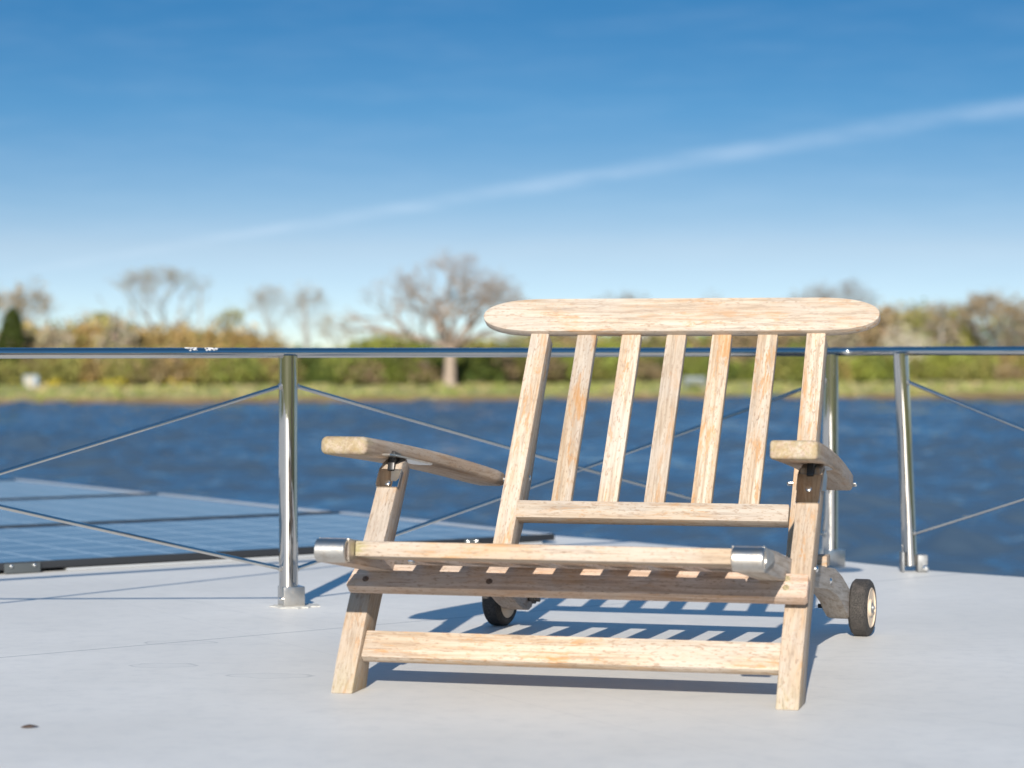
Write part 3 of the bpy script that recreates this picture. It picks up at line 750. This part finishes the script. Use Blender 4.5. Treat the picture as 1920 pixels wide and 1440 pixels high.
for key, b, tpt, zt in (('m', Pm, Pm, .543), ('0', P0, P0, .545), ('1', P1, P1 + Vector((-.001, 0, 0)), .546), ('2', P2, P2 + Vector((.001, 0, 0)), .5475), ('3', P3, P3t, .550), ('4', P4, P4, .551)):
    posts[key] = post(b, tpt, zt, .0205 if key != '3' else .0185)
for key, b in (('m', Pm), ('0', P0), ('1', P1), ('2', P2)):
    s = socket(posts[key], b, off=(.006, 0))
    me = lathe_mesh('screw', [(0, 0), (0, .0035), (.006, .0035), (.008, .002), (.008, 0)], 12)
    link('screw', me, SCREW, s, Matrix.Translation((-.0235, -.012, .018)) @ Matrix.Rotation(R(180), 4, 'Z'))
# sealant smear under the near socket
bm = bmesh.new()
vs = []
rdm = random.Random(5)
for k in range(28):
    a = k * 2 * math.pi / 28; rr_ = 1 + rdm.uniform(-.18, .18)
    vs.append(bm.verts.new((P1.x + .006 + math.cos(a) * .052 * rr_ + .006, P1.y - .003 + math.sin(a) * .043 * rr_, .0022)))
f_ = bm.faces.new(vs); r_ = bmesh.ops.extrude_face_region(bm, geom=[f_]); bmesh.ops.translate(bm, verts=[v for v in r_['geom'] if isinstance(v, bmesh.types.BMVert)], vec=(0, 0, -.0018))
me = bpy.data.meshes.new('sealant'); bm.to_mesh(me); bm.free()
tag(link('sealant', me, plain('sealant_white', (0.50, 0.49, 0.46), .8, 0, .15, 60)), 'ragged white sealant patch on the deck round the near railing socket', 'sealant')
# clamp bracket of the right post: two upright plates
for key, b in (('3', P3), ('4', P4)):
    for sx, w_ in ((-.0205, .006), (.0275, .024)):
        me = prism_mesh('bracket', rect(-w_ / 2, w_ / 2, -.022, .022), 0.001, .050 if w_ < .02 else .043, .0012)
        br = link('bracket', me, BRACKET, posts[key], Matrix.Translation(RL(b) + Vector((sx, 0, 0))))
    me = lathe_mesh('screw', [(0, 0), (0, .008), (.005, .008), (.009, .004), (.009, 0)], 12)
    link('screw', me, SCREW, br, Matrix.Translation((.006, -.0225, .012)) @ Matrix.Rotation(R(-90), 4, 'Z'))
def at(p, z, dx=0): return Vector((p.x + dx, p.y, z))
for a, b in ((Pm, P0), (P0, P1), (P1, P2)):
    dd_ = (b - a).normalized() * .02
    rod(at(a + dd_, .474), at(b - dd_, .083)); rod(at(a + dd_, .080), at(b - dd_, .474))
dd_ = (P4 - P3).normalized() * .016
p3a = P3t + (P3 - P3t) * .14; p3b = P3t + (P3 - P3t) * .85
rod(at(p3a + dd_, .473), at(P4 - dd_, .083)); rod(at(p3b + dd_, .097), at(P4 - dd_, .474))
for key, p, z in (('1', P1 + Vector((-.0165, -.0125, 0)), .474), ('1', P1 + Vector((.0165, .0125, 0)), .474), ('1', P1 + Vector((-.0165, -.0125, 0)), .083), ('1', P1 + Vector((.0165, .0125, 0)), .080),
                  ('2', P2 + Vector((-.0165, -.0125, 0)), .474), ('2', P2 + Vector((-.0165, -.0125, 0)), .083), ('3', p3a + dd_, .473), ('3', p3b + dd_, .097)):
    weld(posts[key], at(p, z))

# ------------------------------------------------------------------ solar panels
def cell_mat():
    m, t, b = newmat('solar_cells')
    c = NN(t, 'ShaderNodeTexCoord'); s = NN(t, 'ShaderNodeSeparateXYZ'); t.links.new(c.outputs['Object'], s.inputs[0])
    def grid(o, pitch, w_):
        fr = mth(t, 'FRACT', mth(t, 'DIVIDE', o, pitch))
        dd = mth(t, 'MINIMUM', fr, mth(t, 'SUBTRACT', 1.0, fr))
        return ramp(t, dd, w_ / pitch * .5, w_ / pitch * 1.0, 1, 0)
    k = mth(t, 'MAXIMUM', grid(s.outputs[0], .172, .010), grid(s.outputs[1], .172, .015))
    k2 = mth(t, 'MULTIPLY', grid(s.outputs[0], .057, .0015), .35)
    col = mixc(t, mth(t, 'MAXIMUM', k, k2), (0.012, 0.028, 0.075), (0.33, 0.37, 0.41))
    n = NN(t, 'ShaderNodeTexNoise'); n.inputs['Scale'].default_value = 3; n.inputs['Detail'].default_value = 5; t.links.new(c.outputs['Object'], n.inputs['Vector'])
    col = mixc(t, mth(t, 'ADD', mth(t, 'MULTIPLY', n.outputs[0], .12), .03), col, (0.5, 0.5, 0.47))
    t.links.new(col, b.inputs['Base Color']); b.inputs['Roughness'].default_value = 0.16; b.inputs['Coat Weight'].default_value = 0.0
    return m
CELL = cell_mat(); FRAME_B = plain('black_frame', (0.012, 0.014, 0.018), 0.6, 0.0); FRAME_S = plain('silver_frame_end', (0.62, 0.63, 0.64), 0.4, 0.6); BRK = plain('grey_bracket', (0.075, 0.085, 0.09), 0.5, 0.2)
PZ = 0.028
FR1 = G(1040, 1001, PZ); rowdir = Vector((.822, .570, 0)).normalized(); outdir = Vector((-rowdir.y, rowdir.x, 0))
panel_defs = []
LEN, DEP = 1.70, 1.165
labels = ['front solar panel nearest the railing with a long black edge and silver bracket', None]
def solar(fr, length, depth, label, brk, bz=.010):
    # local x runs from the left end to the right end, y to the back
    org = fr - rowdir * length
    t = empty('solar_panel', (org.x, org.y, 0), math.atan2(rowdir.y, rowdir.x)); tag(t, label, 'solar panel', 'solar panels laid in rows on the deck')
    I = Matrix.Identity(4)
    link('glass', prism_mesh('glass', rect(.012, length - .030, .012, depth - .014), bz + .01, PZ - .0025, 0), CELL, t, I)
    fw = .012
    link('frame', prism_mesh('frame', rect(0, length, 0, fw - .0005), bz, PZ, .001), FRAME_B, t, I)
    link('frame', prism_mesh('frame', rect(0, length, depth - .0135, depth), bz, PZ, .001), FRAME_B, t, I)
    link('frame', prism_mesh('frame', rect(0, fw - .0005, fw, depth - .014), bz, PZ, .001), FRAME_B, t, I)
    link('end_frame', prism_mesh('end_frame', rect(length - .0295, length, fw, depth - .014), bz, PZ + .001, .001), FRAME_S, t, I)
    for bx, w_ in brk:
        br = link('bracket', prism_mesh('bracket', rect(bx, bx + w_, -.006, -.001), .002, PZ - .002, .0008), BRK, t, I)
        for q in (.18, .82):
            link('screw', lathe_mesh('screw', [(0, 0), (0, .0042), (.004, .0042), (.006, .002), (.006, 0)], 12), SCREW, br, Matrix.Translation((bx + w_ * q, -.006, .02)) @ Matrix.Rotation(R(-90), 4, 'Z'))
    link('support_strip', prism_mesh('support_strip', rect(.2, length - .04, .005, .03), .001, bz - .003, 0), FRAME_S, t, I)
    # low feet carrying the frame
    for fx in (.25, length - .35):
        for fy in (.05, depth - .06):
            link('foot', prism_mesh('foot', rect(fx, fx + .08, fy, fy + .03), 0.0005, bz + .004, 0), BRK, t, I)
    return t
solar(FR1, LEN, DEP, 'front solar panel with a long black edge, nearest to the chair', [(.03, .095), (1.39, .045)])
solar(FR1 - rowdir * (LEN + .02), LEN, DEP, 'front row solar panel cut by the left edge of the picture', [(LEN - .11, .08)])
f2 = FR1 + outdir * (DEP + .03) - rowdir * .03
solar(f2, LEN, 1.22, 'solar panel of the second row, its black front edge behind the railing post', [(.9, .03), (.35, .05)])
solar(f2 - rowdir * (LEN + .02), LEN, 1.22, 'second row solar panel reaching out of the picture on the left', [(1.2, .05)])
f3 = f2 + outdir * (1.25) - rowdir * .03
solar(f3, LEN, 1.2, 'rearmost solar panel close to the far left deck edge', [(.3, .05), (1.0, .05)])
solar(f3 - rowdir * (LEN + .02), LEN, 1.2, 'rearmost row solar panel out at the left picture edge', [(1.2, .05)])

# a small dead leaf on the deck
bm = bmesh.new()
g = G(55, 1365)
lp = [(-.016, 0, .001), (-.009, .007, .004), (0, .009, .006), (.010, .006, .004), (.017, 0, .002), (.010, -.005, .003), (0, -.008, .0015), (-.009, -.006, .001)]
vs = [bm.verts.new(p) for p in lp]; cv = bm.verts.new((0, 0, .002))
for k in range(8): bm.faces.new((vs[k], vs[(k + 1) % 8], cv))
me = bpy.data.meshes.new('dead_leaf'); bm.to_mesh(me); bm.free()
o = link('dead_leaf', me, plain('dead_leaf_brown', (0.12, 0.075, 0.05), .9, 0, .3, 100), smooth=True)
o.modifiers.new('s', 'SOLIDIFY').thickness = .0008
o.location = (g.x, g.y, .001); o.rotation_euler = (0, 0, .2); o.scale = (.8, .8, .5)
tag(o, 'small curled brown dead leaf lying on the deck at lower left', 'leaf')

# ------------------------------------------------------------------ the chair (local x = across, y = backwards, z = up)
ch = empty('deck_chair', (0.0748, 3.79, 0), R(-14.5))
tag(ch, 'weathered teak reclining deck chair with slatted back and two wheels standing on the boat deck', 'chair')
def side(name, outline, u0, u1, axis, mat, bev=.003, skew=0.0, parent=None):
    """outline: (y,z) points of the side profile; axis: (dy,dz) grain direction"""
    par = parent or ch
    a = Vector((0, axis[0], axis[1])).normalized(); org = Vector((0, outline[0][0], outline[0][1]))
    bdir = Vector((0, -a.z, a.y))              # in plane
    zax = a.cross(bdir)                        # +x or -x
    pts = [((Vector((0, y, z)) - org).dot(a), (Vector((0, y, z)) - org).dot(bdir)) for y, z in outline]
    s = zax.x
    lo, hi = sorted((u0 * s, u1 * s))
    me = prism_mesh(name, pts, lo, hi, bev, skew=skew * s)
    return link(name, me, mat, par, frame(org, a, bdir)) if par is ch else link(name, me, mat, par, par.matrix_basis.inverted() @ frame(org, a, bdir))
def board(name, org, xd, yd, pts, t0, t1, mat, bev=.003, parent=None):
    me = prism_mesh(name, pts, t0, t1, bev)
    M = frame(org, xd, yd)
    if parent is not None: M = parent.matrix_basis.inverted() @ M
    return link(name, me, mat, parent or ch, M)
def bolt(name, p, axis, r_, h_, mat, parent, hexa=False):
    me = lathe_mesh(name, [(0, 0), (0, r_), (h_ * .5, r_), (h_ * .85, r_ * .7), (h_, r_ * .3), (h_, 0)], 6 if hexa else 16)
    ax = Vector(axis).normalized()
    M = Matrix.Translation(p) @ ax.to_track_quat('X', 'Z').to_matrix().to_4x4()
    return link(name, me, mat, parent, parent.matrix_basis.inverted() @ M if parent is not ch else M)

# front legs
def leg_outline(depth=.078):
    fr = [(0, 0), (.03, .05), (.068, .105), (.112, .16), (.165, .22), (.225, .285), (.288, .357)]
    bk = [(.314, .363), (.334, .345), (.275, .27), (.225, .21), (.175, .15), (.135, .10), (.098, .045), (.078, .0)]
    return fr + bk
legs = []
for (u0, u1, sk) in ((-.379, -.342, -.008), (.339, .3755, .0)):
    legs.append(side('front_leg', leg_outline(), u0, u1, (.62, .78), W_LEG, .003, sk))
# apron board across the legs, front face leans with them
ad = Vector((0, .62, .78)).normalized()
apr = board('apron', (0, .083, .158), (1, 0, 0), ad, [(-.376, 0), (-.372, -.004), (.374, -.004), (.379, 0), (.379, .037), (.375, .041), (-.360, .041), (-.366, .037)], -.004, .018, W_BROWN, .003)
apn = Vector((0, -.78, .62))
for (u, s_, m_) in ((-.340, .031, PLUG), (-.344, .011, PLUG_D), (.345, .031, PLUG), (.345, .014, PLUG), (-.135, .012, PLUG_D)):
    # plugs on the sunny face of the apron
    q = Vector((u, .083, .158)) + ad * s_ + apn * .0185 
    bolt('plug', q - apn * .002, apn, .0058, .0028, m_, apr)
# stretcher
board('stretcher', (0, .052, .049), (1, 0, 0), ad, rect(-.342, .339, 0, .050), -.008, .010, W_PALE, .0025)

# seat side rails: sleeve at the front, curving down to the wheels
top_l = [(-.152, .262), (0, .243), (.13, .223), (.40, .190), (.62, .166), (.74, .152), (.84, .130), (.93, .104), (1.00, .082), (1.028, .070)]
bot_l = [(1.036, .052), (1.024, .036), (1.0, .032), (.95, .040), (.90, .056), (.84, .080), (.76, .102), (.62, .126), (.40, .150), (.13, .183), (0, .202), (-.152, .224)]
front_r = [(-.160, .229), (-.166, .243), (-.160, .257)]
prof = top_l + bot_l + front_r
rails = []
for (u0, u1) in ((-.343, -.300), (.300, .343)):
    rl = side('seat_rail', prof, u0, u1, (1, -.14), W_GREY if u0 > 0 else W_BROWN, .003, 0.0)
    rails.append(rl)
    # stainless sleeve wrapped round the rail's end, an open tube across it
    s0, s1 = (u0 - .004, u1 + .002) if u0 < 0 else (u0 - .001, u1 + .004)
    me = lathe_mesh('sleeve', [(s0, .0135), (s0, .0170), (s0 + .0015, .0185), (s1 - .0015, .0185), (s1, .0170), (s1, .0135), (s1 - .012, .0135), (s1 - .012, 0)], 40)
    sl = link('sleeve', me, STEEL_CAP, rl, rl.matrix_basis.inverted() @ Matrix.Translation((0, -.155, .243)))
    me = lathe_mesh('bolt', [(s1 - .013, 0), (s1 - .013, .006), (s1 - .006, .006), (s1 - .003, .003), (s1 - .003, 0)], 6)
    link('bolt', me, SCREW, sl, Matrix.Identity(4))
    inn = u1 + .0 if u0 < 0 else u0
    # strap plates back along both sides
    for uu in (u0 - .0026, u1 + .0002):
        link('strap', prism_mesh('strap', [(-.150, .226), (-.06, .232), (-.045, .238), (-.06, .246), (-.150, .262)], uu, uu + .0024, 0), STEEL_CAP, rl, rl.matrix_basis.inverted() @ frame((0, 0, 0), (0, 1, 0), (0, 0, 1)))
# cross bars of the seat
sdir = Vector((0, 1, -.14)).normalized(); sn = Vector((0, .14, 1)).normalized()
board('front_bar', (-.297, -.122, .2445), (1, 0, 0), (0, 1, -.14), rect(0, .594, 0, .088), -.0125, .0115, W_BAR, .003)
board('rear_bar', (-.291, .765, .118), (1, 0, 0), (0, 1, -.13), rect(0, .582, 0, .05), -.014, .010, W_BROWN, .003)
NS = 7
for i in range(NS):
    u = -.2915 + .0365 + (i + .5) * (.583 - .0365) / NS - .0183
    board('seat_slat', (u, -.032, .2313), (0, 1, -.137), (-1, 0, 0), rect(0, .795, -.020, .020), -.009, .006, W_BROWN, .002)
# pivot bolts joining rails and legs
bolt('pivot_bolt', (-.288, .135, .203), (1, 0, 0), .006, .010, SCREW, ch, True)
bolt('pivot_bolt', (.3385, .150, .203), (-1, -.2, 0), .006, .006, SCREW, ch, True)
bolt('pivot_bolt', (.3755, .190, .200), (1, 0, 0), .0055, .006, SCREW, ch)
bolt('pivot_bolt', (.340, .660, .137), (1, 0, 0), .0055, .006, SCREW, ch)
bolt('pivot_bolt', (-.292, .700, .137), (1, 0, 0), .0055, .006, SCREW, ch)
# block carrying the back support at the right rail
board('support_block', (.316, .60, .166), (1, 0, 0), (0, 0, 1), rect(0, .028, 0, .020), -.05, .0, W_PALE, .002)
board('support_block', (-.344, .60, .166), (1, 0, 0), (0, 0, 1), rect(0, .028, 0, .020), -.05, .0, W_PALE, .002)

# backrest plane
BS = .6
B = Vector((0, BS, 1)).normalized(); Bn = Vector((0, -1, BS)).normalized()     # along / facing front
R0 = Vector((0, .95, .58))
def s_of_z(z): return (z - .58) / B.z
for (ub, ut) in ((-.2835, -.2665), (.2735, .2795)):      # centre of the stile at the bottom and the top
    s0 = s_of_z(.155); L = .006 - s0
    org = R0 + B * s0 + Vector((ub, 0, 0))
    xd = (B * L + Vector((ut - ub, 0, 0))).normalized()
    # side outline tapers: thin at top, deep around the arm pivot
    pts = [(0, -.002), (L, 0), (L, -.040), (L * .72, -.046), (L * .4, -.062), (L * .2, -.060), (.03, -.045), (0, -.03)]
    pts = [(a, b) for a, b in pts]
    # prism plane: x along the stile, y = facing normal, extruded across
    me = prism_mesh('stile', pts, -.0185, .0185, .003)
    st = link('stile', me, W_PALE, ch, frame(org, xd, Bn))
    if ub < 0:
        bolt('pivot_bolt', (-.2835 + .0185 + .003, .835, .305), (1, 0, 0), .0065, .006, SCREW, st, True)
for i in range(5):
    ub = -.1805 + i * .0895; ut = -.1725 + i * .0895
    s0 = s_of_z(.266); L = .006 - s0
    xd = (B * L + Vector((ut - ub, 0, 0))).normalized()
    link('back_slat', prism_mesh('back_slat', rect(0, L, -.0193, .0193), -.016, 0, .0022), W_PALE, ch, frame(R0 + B * s0 + Vector((ub, 0, 0)) - Bn * .005, xd, Bn.cross(xd)))
s0 = s_of_z(.2365)
M = frame(R0 + B * s0, (1, 0, 0), B)
# frame(x, y) gives z = x cross y = towards the front
link('lower_back_rail', prism_mesh('lower_back_rail', rect(-.2645, .2545, 0, .0365), -.028, -.001, .003), W_PALE, ch, M)
# head rail with long rounded ends
hw, hh, ea = .3925, .0380, .125
pts = []
N_ = 22
for sgn in (1, -1):
    for k in range(N_ + 1):
        a = -math.pi / 2 + math.pi * k / N_
        c_, s_ = math.cos(a), math.sin(a)
        x = hw - ea + ea * abs(c_) ** 0.85; y = hh * math.copysign(abs(s_) ** 0.9, s_)
        pts.append((sgn * x, sgn * y))
pts = [(x + .0075, y + hh + .004 + .0015 * (1 - (x / hw) ** 2)) for x, y in pts]
link('head_rail', prism_mesh('head_rail', pts, -.012, .010, .0035), W_PALE, ch, frame(R0, (1, 0, 0), B))

# armrests
def arm(fl, fr, rl_, rr_, zf, zr, vf, vr, mid_out, name='armrest', rnd=.008, outer=1, bv=.011):
    A0 = Vector(((fl + fr) / 2, vf, zf)); A1 = Vector(((rl_ + rr_) / 2, vr, zr))
    xd = (A1 - A0).normalized(); L = (A1 - A0).length
    zup = Vector((0, 0, 1)); yd = zup.cross(xd).normalized()       # points to -x
    wf = (fr - fl) / 2; wr = (rr_ - rl_) / 2
    pts = []
    N_ = 14
    # left edge (outer or inner), front to back, in local y (positive = -x)
    def edge(sgn, bulge):
        o = []
        for k in range(N_ + 1):
            s = k / N_
            wdt = wf + (wr - wf) * s + bulge * math.sin(math.pi * min(1, s * 1.1)) 
            if s < .06: wdt -= (rnd if sgn * outer > 0 else .001) * (1 - s / .06) ** 2
            if s > .94: wdt -= .006 * ((s - .94) / .06) ** 2
            o.append((s * L, sgn * wdt))
        return o
    e1 = edge(1, mid_out[0]); e2 = edge(-1, mid_out[1])
    pts = e1 + e2[::-1]
    bm = bmesh.new()
    t_ = .031
    def zoff(x):                                     # gently arched top: flat at the front, dropping to the back
        s = x / L
        return .007 * math.sin(math.pi * s) 
    rings = []
    hi1 = [bm.verts.new((x, y, zoff(x))) for x, y in e1]; hi2 = [bm.verts.new((x, y, zoff(x))) for x, y in e2]
    lo1 = [bm.verts.new((x, y, zoff(x) - t_ + .004 * x / L)) for x, y in e1]; lo2 = [bm.verts.new((x, y, zoff(x) - t_ + .004 * x / L)) for x, y in e2]
    for k in range(N_):
        bm.faces.new((hi1[k], hi1[k + 1], hi2[k + 1], hi2[k])); bm.faces.new((lo1[k], lo2[k], lo2[k + 1], lo1[k + 1]))
        bm.faces.new((hi1[k], lo1[k], lo1[k + 1], hi1[k + 1])); bm.faces.new((hi2[k], hi2[k + 1], lo2[k + 1], lo2[k]))
    bm.faces.new((hi1[0], hi2[0], lo2[0], lo1[0])); bm.faces.new((hi1[-1], lo1[-1], lo2[-1], hi2[-1]))
    bmesh.ops.recalc_face_normals(bm, faces=bm.faces)
    es = [e for e in bm.edges if e.calc_face_angle(0) > R(30)]
    bmesh.ops.bevel(bm, geom=es, offset=bv, segments=5, profile=.5, affect='EDGES', clamp_overlap=True)
    me = bpy.data.meshes.new(name); bm.to_mesh(me); bm.free(); smooth_angle(me, 40)
    return link(name, me, W_ARM, ch, frame(A0, xd, yd))
armL = arm(-.468, -.373, -.370, -.2985, .407, .314, .18, .845, (.006, -.004))
armR = arm(.303, .384, .312, .372, .407, .318, .18, .80, (-.002, .002), rnd=.003, outer=-1, bv=.006)
# hinge hardware: plate under the arm, black swivel and steel shoe on the leg top
for a_, lg, uc, bx in ((armL, legs[0], -.363, .13), (armR, legs[1], .357, .13)):
    Mi = a_.matrix_basis.inverted()
    pl = prism_mesh('hinge_plate', [(bx - .055, -.014), (bx - .045, -.019), (bx + .115, -.019), (bx + .125, -.010), (bx + .125, .010), (bx + .115, .019), (bx - .045, .019), (bx - .055, .014)], -.0245, -.0215, 0)
    yo = (Mi @ Vector((uc, .29, .37))).y
    link('hinge_plate', pl, STEEL_DULL, a_, Matrix.Translation((0, yo, 0)))
    link('hinge_block', prism_mesh('hinge_block', [(.272, .346), (.282, .378), (.318, .372), (.312, .340)], uc - .006, uc + .006, .002), BLACK, lg, lg.matrix_basis.inverted() @ frame((0, 0, 0), (0, 1, 0), (0, 0, 1)))
    # shoe: front plate and two cheeks
    fd = Vector((0, .655, .756)).normalized(); fn = Vector((0, -.756, .655))
    base = Vector((uc, .229, .289)) + fn * .001
    link('leg_shoe', prism_mesh('leg_shoe', rect(-.0195, .0195, 0.016 if uc > 0 else .036, .075), -.0002, .0022, .0006), STEEL_RAIL, lg, lg.matrix_basis.inverted() @ frame(base, (1, 0, 0), fd))
    for sx in ((-1,) if uc < 0 else (-1, 1)):
        uu = uc + sx * .0205 - .001
        if sx < 0 and uc < 0: uu -= .001
        link('leg_shoe', prism_mesh('leg_shoe', [(.258, .322), (.281, .348), (.306, .356), (.328, .340), (.312, .318)], uu, uu + .002, 0), STEEL_DULL, lg, lg.matrix_basis.inverted() @ frame((0, 0, 0), (0, 1, 0), (0, 0, 1)))
    bolt('screw', base + fd * .045 + fn * .0025, fn, .005, .002, SCREW, lg)
# pin through the right stile and arm
link('arm_pin', lathe_mesh('arm_pin', [(0, 0), (0, .0035), (.003, .0055), (.014, .0055), (.016, .0045), (.118, .0045), (.120, .0055), (.128, .0055), (.130, .003), (.130, 0)], 14), SCREW, ch, Matrix.Translation((.243, .815, .303)))
link('arm_pin', lathe_mesh('arm_pin', [(0, 0), (0, .0045), (.105, .0045), (.106, 0)], 14), SCREW, ch, Matrix.Translation((-.37, .815, .303)))

# wheels
def rubber():
    m, t, b = newmat('tyre_rubber')
    c = NN(t, 'ShaderNodeTexCoord'); s = NN(t, 'ShaderNodeSeparateXYZ'); t.links.new(c.outputs['Object'], s.inputs[0])
    n = NN(t, 'ShaderNodeTexNoise'); n.inputs['Scale'].default_value = 420; n.inputs['Detail'].default_value = 4; t.links.new(c.outputs['Object'], n.inputs['Vector'])
    n2 = NN(t, 'ShaderNodeTexNoise'); n2.inputs['Scale'].default_value = 40; n2.inputs['Detail'].default_value = 4; t.links.new(c.outputs['Object'], n2.inputs['Vector'])
    # fine ribs round the tread
    rib = mth(t, 'ABSOLUTE', mth(t, 'SINE', mth(t, 'MULTIPLY', s.outputs[0], math.pi / .0021)))
    an = mth(t, 'ARCTAN2', s.outputs[1], s.outputs[2])
    rib2 = mth(t, 'ABSOLUTE', mth(t, 'SINE', mth(t, 'MULTIPLY', an, 60)))
    col = mixc(t, ramp(t, n.outputs[0], .35, .7), (0.020, 0.018, 0.017), (0.062, 0.055, 0.050))
    col = mixc(t, mth(t, 'MULTIPLY', ramp(t, n2.outputs[0], .5, .7), .3), col, (0.12, 0.10, 0.09))
    t.links.new(col, b.inputs['Base Color']); b.inputs['Roughness'].default_value = .8
    bp = NN(t, 'ShaderNodeBump'); bp.inputs['Strength'].default_value = .5; bp.inputs['Distance'].default_value = .0008
    t.links.new(mth(t, 'ADD', mth(t, 'MULTIPLY', rib, rib2), n.outputs[0]), bp.inputs['Height']); t.links.new(bp.outputs[0], b.inputs['Normal'])
    return m
RUB = rubber(); HUB = plain('cream_plastic_hub', (0.62, 0.49, 0.36), .5, 0, .08, 30)
def wheel(u, v, yaw, out):
    """local x = axle, +x = outer face"""
    r_ = .0548; hw_ = .0185
    wh = empty('wheel', (0, 0, 0)); wh.parent = ch
    wh.matrix_basis = Matrix.Translation((u, v, r_)) @ Matrix.Rotation(R(yaw) + (0 if out > 0 else math.pi), 4, 'Z')
    prof_ = [(-hw_, .040), (-hw_, .047), (-hw_ + .0015, .0505), (-hw_ + .006, r_), (hw_ - .006, r_), (hw_ - .0015, .0505), (hw_, .047), (hw_, .040), (hw_ - .003, .0395), (-hw_ + .003, .0395), (-hw_, .040)]
    link('tyre', lathe_mesh('tyre', prof_, 64), RUB, wh, Matrix.Identity(4))
    hub = link('hub', lathe_mesh('hub', [(-hw_ + .001, 0), (-hw_ + .001, .0392), (hw_ - .001, .0392), (hw_ + .0005, .037), (hw_ - .002, .035), (hw_ - .003, .018), (hw_ + .001, .015), (hw_ + .001, 0)], 48), HUB, wh, Matrix.Identity(4))
    link('axle_bolt', lathe_mesh('axle_bolt', [(hw_, 0), (hw_, .0105), (hw_ + .0015, .0105), (hw_ + .0015, .0055), (hw_ + .004, .005), (hw_ + .006, .003), (hw_ + .0065, 0)], 20), BRACKET, hub, Matrix.Identity(4))
    link('axle', lathe_mesh('axle', [(-hw_ - .068, 0), (-hw_ - .068, .0042), (-hw_ - .058, .0042), (-hw_ - .058, .0085), (-hw_ - .0525, .0085), (-hw_ - .0525, .0042), (-hw_, .0042), (-hw_, 0)], 14), BLACK, hub, Matrix.Identity(4))
    return wh
wheel(.3625, 1.0, -5.5, 1)
wheel(-.3600, 1.0, -10, -1)
